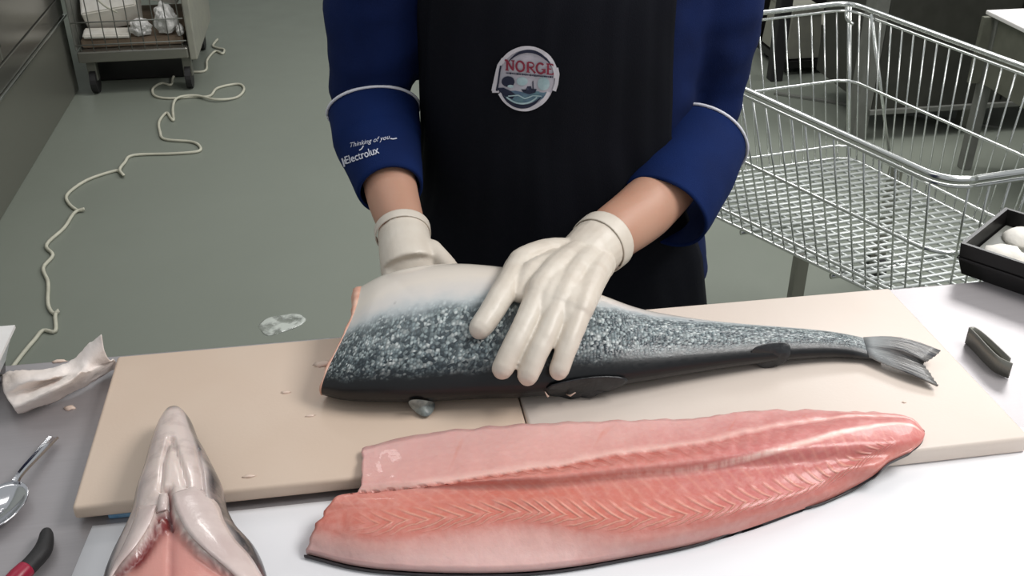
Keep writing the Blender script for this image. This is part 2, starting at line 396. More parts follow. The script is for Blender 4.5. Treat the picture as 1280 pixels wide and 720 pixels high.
# ------------------------------------------------------------------ boards, cloths, paper
BT = .923       # board upper face
def board(name, lo, hi, mat, rise, label):
    o = bm_obj(name, box((*lo, BZ+rise), (*hi, BT), .004, 0, 3), mat, None, True)
    return tag(o, label, 'cutting board', 'two plastic cutting boards pushed together')
board('cutting_board', (-.297, .800), (.1545, 1.062), M['board1'], .007, 'tan plastic cutting board under the cut end of the headless fish')
board('cutting_board', (.156, .752), (.672, 1.066), M['board2'], .002, 'cream plastic cutting board under the tail of the headless fish')
def cloth(x0, x1, y0, y1, label):
    return tag(bm_obj('wet_cloth', box((x0, y0, BZ), (x1, y1, BZ+.007), .0025), M['blue'], None, True), label, 'cloth')
cloth(-.268, -.16, .803, 1.02, 'folded blue cloth sticking out under the front edge of the tan board')
def sheet():
    V = []; Fc = []; nx, ny = 60, 20
    c = [G(116, 659, BZ), Vector((1.30, .79, BZ)), Vector((1.30, .42, BZ)), G(70, 770, BZ)]
    for i in range(nx+1):
        for j in range(ny+1):
            a, b = i/nx, j/ny
            p = (c[0]*(1-a)+c[1]*a)*(1-b)+(c[3]*(1-a)+c[2]*a)*b
            V.append(Vector((p.x, p.y, BZ+.0012+.0012*noise.noise(Vector((p.x*7, p.y*7, 3)))*min(1, b*6))))
    n = ny+1
    for i in range(nx):
        for j in range(ny): Fc.append((i*n+j, (i+1)*n+j, (i+1)*n+j+1, i*n+j+1))
    o = obj('paper_sheet', (V, Fc), M['paper'])
    o.modifiers.new('s', 'SOLIDIFY').thickness = .0006
    return tag(o, 'large white paper sheet lying in front of the boards under the fillet', 'paper')
sheet()

# ------------------------------------------------------------------ whole fish (headless)
FS = [  # lower outline, upper outline, tilt of the section, flatness
    ((403, 494), (450, 357), 14, .36), ((432, 501), (478, 343), 14, .38), ((482, 503), (520, 332), 14, .40), ((540, 502), (570, 328), 14, .40),
    ((600, 499), (620, 331), 13, .40), ((650, 497), (665, 338), 12, .41), ((700, 492), (710, 350), 11, .42), ((760, 484), (757, 368), 8, .44),
    ((810, 476), (805, 385), 5, .46), ((870, 466), (865, 396), 3, .48), ((930, 457), (925, 403), 1, .5), ((990, 450), (985, 408), 0, .5),
    ((1040, 447), (1035, 413), 0, .5), ((1075, 449), (1070, 419), 0, .42), ((1102, 453), (1097, 425), 0, .26)]
def solve_section(lo, up, th, r):
    th = math.radians(th); e1 = (math.cos(th), math.sin(th)); e2 = (-math.sin(th), math.cos(th))
    def line(px, py):
        d = ray(px, py); l = math.hypot(d.y, d.z); dy, dz = d.y/l, d.z/l
        return (-dz, dy)                      # normal pointing up/back, the line passes the camera
    nl, nu = line(*lo), line(*up)
    def sup(a, n): return math.hypot(a*(e1[0]*n[0]+e1[1]*n[1]), r*a*(e2[0]*n[0]+e2[1]*n[1]))
    def cy_of(a):
        cz = BT+math.hypot(a*e1[1], r*a*e2[1])
        # (c-cam).n = sup for the lower line
        return (sup(a, nl)-(cz-1.6)*nl[1])/nl[0], cz
    A, B = .003, .2
    for _ in range(50):
        a = (A+B)/2; cy, cz = cy_of(a)
        d = cy*nu[0]+(cz-1.6)*nu[1]+sup(a, nu)
        if d > 0: B = a
        else: A = a
    return a, cy, cz, e1, e2, r
def fish_sections():
    out = []
    for lo, up, th, r in FS:
        a, cy, cz, e1, e2, r = solve_section(lo, up, th, r)
        xl = W(*lo, cy-a*e1[0]*.8).x; xu = W(*up, cy+a*e1[0]*.8).x
        out.append((a, cy, cz, math.atan2(e1[1], e1[0]), r, xl, xu))
    dense = []
    for i in range(len(out)-1):
        P0, P1, P2, P3 = out[max(i-1, 0)], out[i], out[i+1], out[min(i+2, len(out)-1)]
        for k in range(8):
            q = k/8
            dense.append(tuple(.5*(2*b+(c-a)*q+(2*a-5*b+4*c-d)*q*q+(3*b-a-3*c+d)*q**3) for a, b, c, d in zip(P0, P1, P2, P3)))
    dense.append(out[-1]); return dense
fish = thing('salmon', 'headless silver salmon lying across the cutting boards under the gloved hands', 'fish', (.25, .97, BT))
SEC = fish_sections(); NR = 48
def fring(s, sc=1.0, dx=0.0):
    a, cy, cz, th, r, xl, xu = s; ring = []; cut = max(0, 1-(xl-SEC[0][5])/.09)**1.5
    for k in range(NR):
        ph = math.pi - 2*math.pi*k/NR        # start at the back (low front), over the top to the belly
        c, sn = math.cos(ph), math.sin(ph)
        bb = a*r*(1-.12*c) if sn > 0 else a*r
        y = a*c*sc; z = bb*sn*sc
        f = (c*sc+1)/2
        ring.append(Vector((xl+(xu-xl)*f+.013*cut*math.sin(math.pi*min(1, f*.95))+dx*(.35 if f < .55 else .35+1.2*(f-.55)/.45), cy+y*math.cos(th)-z*math.sin(th), max(BT+.0004, cz+y*math.sin(th)+z*math.cos(th)))))
    return ring
rings = [fring(s) for s in SEC]
V, Fc = loft(rings, True, False)
nS = len(rings); uvs = []
for i in range(nS):
    for k in range(NR): uvs.append((i/(nS-1), k/NR))
Fc = [f for f in Fc]
def closed_uv_loft(rings, name, mat, parent, endcap=True):
    """adds a seam column so that v does not wrap"""
    V = []; uv = []; Fc = []; n = len(rings[0])+1
    for i, r in enumerate(rings):
        for k in range(n):
            V.append(r[k % len(r)]); uv.append((i/(len(rings)-1), k/(n-1)))
    for i in range(len(rings)-1):
        for k in range(n-1): Fc.append((i*n+k, (i+1)*n+k, (i+1)*n+k+1, i*n+k+1))
    if endcap: Fc.append(tuple((len(rings)-1)*n+k for k in range(n-1)))
    return obj(name, (V, Fc), mat, parent, True, uv)
body = closed_uv_loft(rings, 'fish_body', M['fish'], fish)
# cut face at the left: pale rim, bulging flesh
s0 = SEC[0]
cutr = [fring(s0, 1.0), fring(s0, 1.0, -.004), fring(s0, .96, -.007), fring(s0, .8, -.009), fring(s0, .5, -.010), fring(s0, .15, -.010)]
for q in range(1, len(cutr)):
    for k, p in enumerate(cutr[q]):
        p.x += -.004*max(0, noise.noise(Vector((p.y*60, p.z*60, 2))))
        p.z = max(p.z, BT+.0006)
c = obj('cut_face', loft(cutr, True, True), M['flesh'], fish); c['label'] = 'pink cut flesh where the head was removed'
FB = bvh_of(body)

def fin(name, outline_px, z, mat, th=.0022, uvdir=None, bulge=.0, zs=None):
    """thin fin from photo outline: root side first half, lofted with thickness"""
    top = []
    for i, (px, py) in enumerate(outline_px):
        h = hit(FB, px, py, .0035); g_ = G(px, py, zs[i] if zs else z)
        top.append(h if (h is not None and (h-CAM).length < (g_-CAM).length) else g_)
    c = sum(top, Vector())/len(top); top = [c+(p-c)*1.18 for p in top]
    c = c+(CAM-c).normalized()*.004
    V = [c+Vector((0, 0, bulge+th/2))]+[p+Vector((0, 0, th/2)) for p in top]+[c+Vector((0, 0, bulge-th/2))]+[p-Vector((0, 0, th/2)) for p in top]
    n = len(top); Fc = []
    for i in range(n):
        j = (i+1) % n
        Fc += [(0, 1+i, 1+j), (n+1, n+2+j, n+2+i), (1+i, n+2+i, n+2+j, 1+j)]
    uv = [(.5, .5)]+[(i/n, 1.) for i in range(n)]; uv = uv+uv
    o = obj(name, (V, Fc), mat, fish, True, uv); m = o.modifiers.new('u', 'SUBSURF'); m.levels = m.render_levels = 1 if name == 'dorsal_fin' else 2; return o
# tail fin: two lobes with ray ridges
def tail():
    root = [hit(FB, 1079+i*.9, 422+i*3.1, .0006) or G(1079+i*.9, 422+i*3.1, BT+.010) for i in range(9)]
    tipp = [(1176, 438), (1171, 443), (1164, 448), (1158, 452), (1154, 455), (1158, 460), (1163, 467), (1168, 475), (1173, 482)]
    tips = [G(x, y, BT+.006+(.012 if i < 4 else .004)*(1-i/9)) for i, (x, y) in enumerate(tipp)]
    V = []; uv = []; Fc = []; A = 8; nA = (len(tips)-1)*4+1
    R = cat(root, 4); T = cat(tips, 4)
    for i in range(A+1):
        q = i/A
        for j in range(nA):
            p = R[j]*(1-q)+T[j]*q
            s = j/(nA-1)
            p = p+Vector((0, 0, .0012*math.sin(j*2.4)*q+.006*math.sin(q*math.pi)*(1 if s < .5 else .5)))
            # slight outward bow of the outer edges
            p.y += .004*math.sin(q*math.pi)*(.5-s)*2
            p.z = max(p.z, BT+.002)
            V.append(p); uv.append((s, q))
    for i in range(A):
        for j in range(nA-1): Fc.append((i*nA+j, i*nA+j+1, (i+1)*nA+j+1, (i+1)*nA+j))
    o = obj('tail_fin', (V, Fc), M['fin'], fish, True, uv)
    o.modifiers.new('s', 'SOLIDIFY').thickness = .0018; return o
tail()
fin('pectoral_fin', [(510, 499), (520, 497), (536, 499), (543, 503), (541, 513), (535, 520), (526, 519), (517, 511)], BT+.004, M['fin_pale'], .002)
fin('dorsal_fin', [(684, 482), (704, 477), (740, 471), (770, 471), (782, 474), (766, 482), (757, 490), (750, 485), (736, 499), (727, 493), (716, 500), (704, 493), (692, 496)], BT+.006, M['fin_dark'], .003,
    zs=[BT+.012, BT+.016, BT+.018, BT+.014, BT+.006, BT+.004, BT+.003, BT+.002, BT+.003, BT+.002, BT+.003, BT+.002, BT+.004])
for a_, b_ in (((680, 486), (687, 495)), ((706, 492), (718, 486))):
    p_ = [hit(FB, *q, .0050) or G(*q, BT+.007) for q in (a_, ((a_[0]+b_[0])/2, (a_[1]+b_[1])/2), b_)]
    obj('fin_ray', tube(p_, [.0004, .0012, .0005], 6), M['scrap'], fish)
fin('adipose_fin', [(938, 440), (948, 434), (965, 432), (981, 431), (985, 437), (982, 447), (972, 456), (958, 459), (946, 455)], BT+.007, M['fin_dark'], .003,
    zs=[BT+.008, BT+.012, BT+.016, BT+.016, BT+.012, BT+.006, BT+.003, BT+.003, BT+.004])

# ------------------------------------------------------------------ fillet
FL = [
 [(452, 560), (449, 611), (420, 621), (402, 645), (389, 668), (384, 687)],
 [(500, 547), (505, 607), (480, 617), (468, 650), (460, 681), (452, 702)],
 [(570, 537), (575, 597), (568, 608), (560, 643), (552, 675), (545, 709)],
 [(640, 531), (640, 586), (640, 602), (640, 636), (640, 665), (635, 709)],
 [(710, 528), (706, 577), (710, 597), (705, 640), (705, 670), (700, 704)],
 [(780, 525), (780, 564), (780, 592), (780, 645), (780, 674), (775, 692)],
 [(866, 523), (866, 553), (866, 586), (866, 638), (866, 661), (862, 675)],
 [(930, 514), (938, 537), (936, 572), (932, 625), (932, 645), (930, 656)],
 [(1000, 512), (1008, 525), (1000, 554), (994, 610), (994, 626), (992, 635)],
 [(1060, 515), (1065, 519), (1060, 538), (1045, 590), (1045, 606), (1042, 617)],
 [(1110, 516), (1111, 519), (1108, 530), (1097, 560), (1092, 580), (1090, 592)],
 [(1138, 522), (1139, 524), (1139, 531), (1130, 550), (1120, 564), (1112, 575)],
 [(1156, 538), (1156, 540), (1156, 543), (1153, 548), (1147, 555), (1139, 562)]]
TH = [.005, .013, .024, .026, .018, .007]
def base_z(p):
    e = .800-.048*min(1, max(0, (p.x+.15)/.30))
    q = min(1, max(0, (p.y-(e-.035))/.035)); q = q*q*(3-2*q)
    return BZ+.0045+(BT-BZ-.0018)*q
fil = thing('salmon_fillet', 'long pink salmon fillet lying flesh side up in front of the fish', 'fillet', (.2, .76, BZ))
def fillet():
    ns = len(FL); rows = []
    lines = [cat([(FL[i][k][0], FL[i][k][1], TH[k]*interp([(0, .75), (1, 1), (7, 1), (9, .75), (11, .45), (12, .22)], i)) for i in range(ns)], 10) for k in range(6)]
    n = len(lines[0]); K = 8
    top = []; bot = []; uv = []
    for i in range(n):
        cr = cat([lines[k][i] for k in range(6)], K)
        for j, q in enumerate(cr):
            z = BZ+.03
            px, py = q.x, q.y
            # ragged belly edge and small irregularities of the outline
            if j < 3:
                py += (2.6 if px < 880 else 5)*noise.noise(Vector((px*.05, j*.3, 1)))*(3-j)/3
            if i < 3: px += 5*noise.noise(Vector((py*.12, 4, i*.2)))*(3-i)/3
            for _ in range(6):
                p = G(px, py, z); b = base_z(p); z = b+max(.003, q.z)
            p = G(px, py, z)
            r = .0011*noise.noise(Vector((p.x*55, p.y*55, 7)))
            # step where the belly flap meets the loin, with flake teeth
            r += .0013*math.sin(i*2.2)*math.exp(-((j-K-3)/2.2)**2)*(1 if i < 75 else .2)
            r += -.0018*math.exp(-((j-K-1)/1.2)**2)
            # shallow seams of the flakes
            p.z += r
            top.append(p); bot.append(Vector((p.x, p.y, b-.0015))); uv.append((i/(n-1), j/(len(cr)-1)))
    m = len(cr)
    Fc = []
    for i in range(n-1):
        for j in range(m-1): Fc.append((i*m+j, i*m+j+1, (i+1)*m+j+1, (i+1)*m+j))
    V = top[:]; UV = uv[:]
    per = [i*m for i in range(n)]+[(n-1)*m+j for j in range(1, m)]+[i*m+m-1 for i in range(n-2, -1, -1)]+[j for j in range(m-2, 0, -1)]
    b0 = len(V)
    for q in per: V.append(top[q]*.15+bot[q]*.85+Vector((0, 0, .0005))); UV.append(uv[q])
    for a in range(len(per)):
        b = (a+1) % len(per); Fc.append((per[a], per[b], b0+b, b0+a))
    obj('flesh', (V, Fc), M['fillet'], fil, True, UV)
    # dark skin underneath, showing along the front edge
    V = []; Fc = []
    for i in range(n):
        row = []
        for j in range(0, m, 4):
            p = bot[i*m+j].copy()
            if j >= m-1: p += (bot[i*m+j]-bot[i*m+j-1]).normalized()*.0022
            row.append(p)
        last = row[-1]
        row.append(last+Vector((0, -.0008, .0030)))
        V += row
    mm = len(row)
    for i in range(n-1):
        for j in range(mm-1): Fc.append((i*mm+j, i*mm+j+1, (i+1)*mm+j+1, (i+1)*mm+j))
    s = obj('skin', (V, Fc), M['skin_dark'], fil, True); s.modifiers.new('s', 'SOLIDIFY').thickness = .0012
    s['label'] = 'dark skin showing along the front edge'
fillet()

# ------------------------------------------------------------------ severed head, throat up
head = thing('fish_head', 'severed salmon head lying throat up with its snout on the tan board', 'fish head', (-.19, .78, BZ))
HL = [(214, 516), (206, 523), (198, 536), (192, 552), (186, 572), (181, 592), (175, 611), (170, 628), (164, 656), (152, 682), (138, 709), (128, 740), (124, 785), (124, 820)]
HR = [(218, 515), (229, 518), (240, 531), (250, 556), (259, 572), (267, 588), (274, 602), (280, 616), (286, 643), (301, 671), (324, 697), (336, 730), (342, 775), (344, 815)]
def fish_head():
    H = cat([(*l, i) for i, l in enumerate(HL)], 9); R = cat([(*l, i) for i, l in enumerate(HR)], 9)
    n = len(H); rings = []; N = 120; blood = []; flesh = []
    tri_a = (213, 640)
    def dseg(p, a, b):
        ax, ay = a; bx, by = b; px, py = p
        t_ = max(0, min(1, ((px-ax)*(bx-ax)+(py-ay)*(by-ay))/((bx-ax)**2+(by-ay)**2)))
        return math.hypot(px-ax-t_*(bx-ax), py-ay-t_*(by-ay))
    def dpoly(p, P): return min(dseg(p, a, b) for a, b in zip(P, P[1:]))
    groove = [[(212, 548), (204, 575), (201, 612)], [(215, 548), (226, 580), (233, 606)], [(246, 560), (251, 590), (254, 622)], [(198, 610), (208, 612), (213, 606)]]
    slit = [[(209, 612), (211, 630), (212, 652)], [(212, 641), (198, 644), (190, 664), (172, 690), (146, 716)]]
    for i in range(n):
        f = i/(n-1); zc = BZ+interp([(0, .042), (.5, .046), (1, .05)], f)
        L, Q = G(H[i].x, H[i].y, zc), G(R[i].x, R[i].y, zc)
        c = (L+Q)/2; ax = (Q-L)/2; w_ = ax.length
        ht = interp([(0, .004), (.08, .014), (.25, .026), (.5, .036), (1, .044)], f)
        hb = interp([(0, .006), (.08, .012), (.3, .018), (.56, .0215), (.66, .040), (1, .047)], f)
        ring = []
        for k in range(N):
            a = math.pi-2*math.pi*k/N
            cx, sz = math.cos(a), math.sin(a)
            x = math.copysign(abs(cx)**.85, cx); z = math.copysign(abs(sz)**(.95 if sz > 0 else .8), sz)
            p = c+ax*x+Vector((0, 0, z*(ht if z > 0 else hb)))
            bl = fl = 0
            if z > 0:
                d = p-CAM; wz = d.dot(fw); q = (640+F*d.dot(rt)/wz, 360-F*d.dot(upv)/wz)
                for P in groove:
                    e = dpoly(q, P); p.z -= .0042*math.exp(-(e/2.4)**2)
                e = min(dpoly(q, P) for P in slit); p.z -= .006*math.exp(-(e/3.2)**2); bl = max(bl, math.exp(-(e/3.5)**2))
                # opened throat: a triangle of raw flesh
                if q[1] > 640:
                    xl = interp([(640, 211), (664, 190), (690, 172), (720, 146), (760, 110)], q[1]); xr = interp([(640, 214), (655, 222), (690, 250), (718, 292), (760, 340)], q[1])
                    e = min(q[0]-xl, xr-q[0])
                    if e > -2:
                        g = min(1, max(0, (e+2)/6)); fl = g; p.z -= .007*g
                        p.z -= .002*math.exp(-((q[0]-213)/2.5)**2)*g
                        edge_l = math.exp(-(((q[0]-xl)-4)/9)**2)
                        bl = max(bl, min(1, 1.2*edge_l*max(0, noise.noise(Vector((q[0]*.05, q[1]*.04, 3)))+.75)))
                        bl = max(bl, .45*math.exp(-((q[0]-213)/2.0)**2))
                        bl = max(bl, .5*math.exp(-((q[0]-xr)/3)**2))
            ring.append(p); blood.append(bl); flesh.append(fl)
        rings.append(ring)
    V = []; Fc = []; uv = []
    for i, r in enumerate(rings):
        V += r; uv += [(i/(n-1), 2*k/N if k <= N/2 else 2-2*k/N) for k in range(N)]
    # v runs 0..1 over the throat side; the underside is the dark crown
    uv = [(u_, v_ if (idx % N) <= N/2 else 0.0) for idx, (u_, v_) in enumerate(uv)]
    for i in range(n-1):
        for k in range(N): Fc.append((i*N+k, (i+1)*N+k, (i+1)*N+(k+1) % N, i*N+(k+1) % N))
    Fc.append(tuple(range(N))); Fc.append(tuple(range((n-1)*N, n*N)))
    o = obj('head_body', (V, Fc), M['head'], head, True, uv)
    for nm, d in (('blood', blood), ('flesh', flesh)):
        at = o.data.attributes.new(nm, 'FLOAT', 'POINT')
        for q, x in zip(at.data, d): q.value = x
    return o
hb_o = fish_head(); HB = bvh_of(hb_o)
def patch(name, A, B, n, m, bvh, lift, mat, parent, th=.002, bulge=.003, flip=False):
    a = cat([(x, y, 0) for x, y in A], n); b = cat([(x, y, 0) for x, y in B], n)
    V = []; Fc = []
    for i in range(len(a)):
        for j in range(m+1):
            q = a[i].lerp(b[i], j/m); h = hit(bvh, q.x, q.y)
            if h is None: h = V[-1] if V else G(q.x, q.y, BZ+.04)
            e = math.sin(math.pi*j/m)*math.sin(math.pi*min(1, max(0, (i+.3)/(len(a)-.4))))
            V.append(h+Vector((0, 0, -.0012+(lift+.0012)*min(1, i/3)*(j/m if flip else 1-j/m)**.5+bulge*e)))
    for i in range(len(a)-1):
        for j in range(m): Fc.append((i*(m+1)+j, i*(m+1)+j+1, (i+1)*(m+1)+j+1, (i+1)*(m+1)+j))
    o = obj(name, (V, Fc), mat, parent, True)
    o.modifiers.new('s', 'SOLIDIFY').thickness = th; return o
patch('gill_cover', [(216, 616), (221, 640), (236, 668), (262, 694), (288, 716), (322, 750)], [(244, 606), (270, 628), (280, 652), (293, 674), (314, 698), (338, 740)], 6, 8, HB, .0014, M['gill'], head, .001, .002)
patch('gill_cover', [(172, 634), (166, 654), (155, 680), (142, 706), (130, 738)], [(196, 630), (190, 652), (172, 682), (150, 708), (132, 736)], 6, 6, HB, .0014, M['gill'], head, .001, .0015, flip=True)
patch('throat_flap', [(200, 618), (198, 632), (196, 641)], [(209, 616), (210, 630), (209, 640)], 5, 4, HB, .002, M['gill'], head, .0015, .002, True)

# ------------------------------------------------------------------ person
person = thing('person', 'person in blue cook jacket and dark navy apron pressing gloved hands on the fish', 'person', (.3, 1.42, 0))
cx0, cy0 = .305, 1.415
TS = [  # z, half width, half depth, y shift
    (.78, .238, .135, 0), (.86, .232, .14, -.005), (.95, .205, .138, -.005), (1.05, .198, .132, 0), (1.15, .200, .130, 0), (1.25, .21, .128, 0), (1.34, .215, .118, .01), (1.42, .19, .095, .02), (1.47, .11, .075, .03), (1.50, .07, .065, .03)]
def torso_ring(z, wx, wy, dy, off=0, n=48):
    return [Vector((cx0+(wx+off)*math.copysign(abs(math.cos(a))**.85, math.cos(a)), cy0+dy+(wy+off)*math.copysign(abs(math.sin(a))**.85, math.sin(a)), z)) for a in [2*math.pi*k/n for k in range(n)]]
torso = loft([torso_ring(*s) for s in TS])
# viewer's left arm
Ls = Vector((.075, 1.44, 1.395)); La = [Ls, W(470, 20, 1.42), W(466, 90, 1.42), W(469, 140, 1.40), W(478, 190, 1.345), W(489, 238, 1.275)]
Lw = W(505, 296, 1.185)
Rs = Vector((.535, 1.44, 1.395)); Ra = [Rs, W(884, 10, 1.42), W(888, 80, 1.41), W(882, 145, 1.392), W(850, 214, 1.31), W(806, 262, 1.225)]
Rw = W(732, 321, 1.11)
def fold(co):
    return .008*noise.noise(Vector((co.x*9, co.y*9, co.z*17)))+.004*noise.noise(Vector((co.x*22, co.y*20, co.z*32)))
jacket = union('jacket', [torso,
    tube(cat(La[:5], 6), [.075, .074, .066, .060, .046, .036], 20, round_caps=True), tube(cat(Ra[:5], 6), [.075, .078, .072, .052, .040, .034], 20, round_caps=True),
    tube([(.305, 1.445, 1.45), (.305, 1.44, 1.53)], [.085, .066], 20)], .008, 6, M['jacket'], person, fold)
# turned-up cuffs: open tapering tubes with a thickness
def cuff(path, rad, up, nm='cuff'):
    V, Fc = tube(path, rad, 40, 1.0, up, caps=False)
    V = [v+Vector((0, 0, 0))+(Vector((1, 0, 0))*.0015*noise.noise(v*30)) for v in V]
    o = obj(nm, (V, Fc), M['cuff'], jacket, True)
    m = o.modifiers.new('s', 'SOLIDIFY'); m.thickness = .004; m.offset = CUFF_OFF; return o
CUFF_OFF = 1
Lc = cat([W(467, 138, 1.402), W(472, 175, 1.365), W(479, 200, 1.33), W(488, 238, 1.27)], 6)
Rc = cat([W(875, 176, 1.360), W(861, 208, 1.318), W(844, 239, 1.278), W(828, 266, 1.245)], 6)
cl = cuff(Lc, [.0645, .062, .054, .0435], (0, -1, 0)); cr_ = cuff(Rc, [.070, .070, .069, .066], (0, -1, 0))
def piping(path_c, r):
    p, d = path_c[0], (path_c[1]-path_c[0]).normalized()
    u = Vector((0, -1, 0)); u = (u-d*u.dot(d)).normalized(); s = d.cross(u)
    loop = [p+s*(r*math.cos(a))+u*(r*math.sin(a)) for a in [2*math.pi*k/48 for k in range(49)]]
    obj('piping', tube(loop, .0021, 6), M['piping'], jacket)
piping(Lc, .0655); piping(Rc, .0712)

# apron in front
def apron():
    V = []; Fc = []; uv = []; rows = []
    zs = [.52+.0225*i for i in range(38)]
    n = 56
    for z in zs:
        q = [interp([(a[0], a[k]) for a in TS], z) for k in (1, 2, 3)]
        hl = math.radians(interp([(.52, 104), (.9, 100), (1.06, 88), (1.2, 74), (1.36, 55)], z)); hr = math.radians(interp([(.52, 70), (.9, 46), (1.06, 34), (1.25, 28), (1.36, 30)], z))
        ring = []
        flare = interp([(.5, .02), (.85, .006), (1.3, .004)], z)
        for k in range(n+1):
            a = -math.pi/2-hl+(hl+hr)*k/n
            c_, s_ = math.cos(a), math.sin(a)
            off = .011+flare+.004*noise.noise(Vector((k*.16, z*9, 1)))+.003*noise.noise(Vector((k*.4, z*4, 5)))
            ring.append(Vector((cx0+(q[0]+off)*math.copysign(abs(c_)**.85, c_), cy0+q[2]+(q[1]+off)*math.copysign(abs(s_)**.85, s_), z)))
        rows.append(ring)
    V, Fc = loft(rows, False, False)
    o = obj('apron', (V, Fc), M['apron'], person)
    m = o.modifiers.new('s', 'SOLIDIFY'); m.thickness = .003; return o
apr = apron(); AB = bvh_of(apr)
# apron neck strap and waist tie
for sx in (-1, .6):
    obj('neck_strap', tube(cat([(cx0+sx*.12, 1.29, 1.345), (cx0+sx*.105, 1.33, 1.43), (cx0+sx*.075, 1.42, 1.50), (cx0+sx*.04, 1.50, 1.50)], 5), .012, 8, .3), M['apron'], apr)

# body: one continuous figure under the clothes
hd = Vector((.30, 1.40, 1.66))
def ell(c, r, n=20):
    rings = []
    for i in range(1, n):
        a = math.pi*i/n
        rings.append([Vector((c[0]+r[0]*math.sin(a)*math.cos(b), c[1]+r[1]*math.sin(a)*math.sin(b), c[2]-r[2]*math.cos(a))) for b in [2*math.pi*k/n for k in range(n)]])
    return loft(rings)
Rhand_c = W(700, 350, 1.06)
bparts = [ell(hd, (.076, .095, .118)), ell((.30, 1.375, 1.595), (.055, .07, .06)), ell((.30, 1.297, 1.645), (.014, .022, .026)), ell((.30, 1.312, 1.60), (.028, .012, .012)),
          ell((.223, 1.41, 1.65), (.012, .02, .032)), ell((.377, 1.41, 1.65), (.012, .02, .032)),
          tube([(.305, 1.45, 1.42), (.302, 1.43, 1.60)], [.07, .058], 18),
          loft([torso_ring(z, wx*.86, wy*.86, dy) for z, wx, wy, dy in TS]),
          tube(cat([Ls, La[2], La[3]], 5), [.055, .05, .045], 16), tube(cat([La[3], La[5], W(503, 284, 1.203), Lw], 6), [.040, .036, .030, .024], 20, round_caps=True),
          tube(cat([Rs, Ra[2], Ra[3]], 5), [.052, .044, .034], 16), tube(cat([Ra[3], Ra[4], Ra[5], W(765, 293, 1.165), W(745, 310, 1.135), Rw], 5), [.034, .040, .042, .037, .030, .020], 20, round_caps=True),
          tube([(.22, 1.42, .80), (.215, 1.42, .48), (.21, 1.43, .09)], [.09, .06, .04], 16, round_caps=True), tube([(.39, 1.42, .80), (.395, 1.42, .48), (.40, 1.43, .09)], [.09, .06, .04], 16, round_caps=True)]
bodyo = union('body', bparts, .005, 5, M['skin'], person)
for sx in (-1, 1): obj('eye', ell((.30+sx*.031, 1.313, 1.668), (.012, .008, .008), 10), M['whitep'], person)
obj('hair', merge(loft([[Vector((.30+.083*s*math.cos(b), 1.408+.100*s*math.sin(b), 1.66+.126*cz_+(.02 if math.sin(b) < 0 else -.05*(1-cz_)))) for b in [2*math.pi*k/28 for k in range(28)]] for s, cz_ in ((.99, .25), (.95, .42), (.82, .62), (.6, .84), (.3, .97), (.05, 1.0))], True, True)), M['hair'], person)
def tr_ring(x, y, z, r, ry=None): return [Vector((x+r*math.cos(a), y+(ry or r)*math.sin(a), z)) for a in [2*math.pi*k/24 for k in range(24)]]
union('trousers', [loft([torso_ring(.94, .20, .132, 0), torso_ring(.8, .215, .135, 0), torso_ring(.72, .21, .13, 0)]),
      loft([tr_ring(.20, 1.42, .80, .105, .12), tr_ring(.20, 1.42, .5, .085), tr_ring(.195, 1.43, .06, .07, .08)]), loft([tr_ring(.41, 1.42, .80, .105, .12), tr_ring(.41, 1.42, .5, .085), tr_ring(.415, 1.43, .06, .07, .08)])], .01, 4, M['trouser'], person, lambda c_: .004*noise.noise(c_*12))
for x in (.195, .415):
    obj('shoe', loft([[Vector((x+.048*sc*math.cos(a)*(1.05 if math.sin(a) < 0 else .85), 1.39+.145*sc*math.sin(a), z)) for a in [2*math.pi*k/24 for k in range(24)]] for z, sc in ((.0, .97), (.02, 1.0), (.045, .95), (.07, .75), (.085, .5))]), M['shoe'], person)

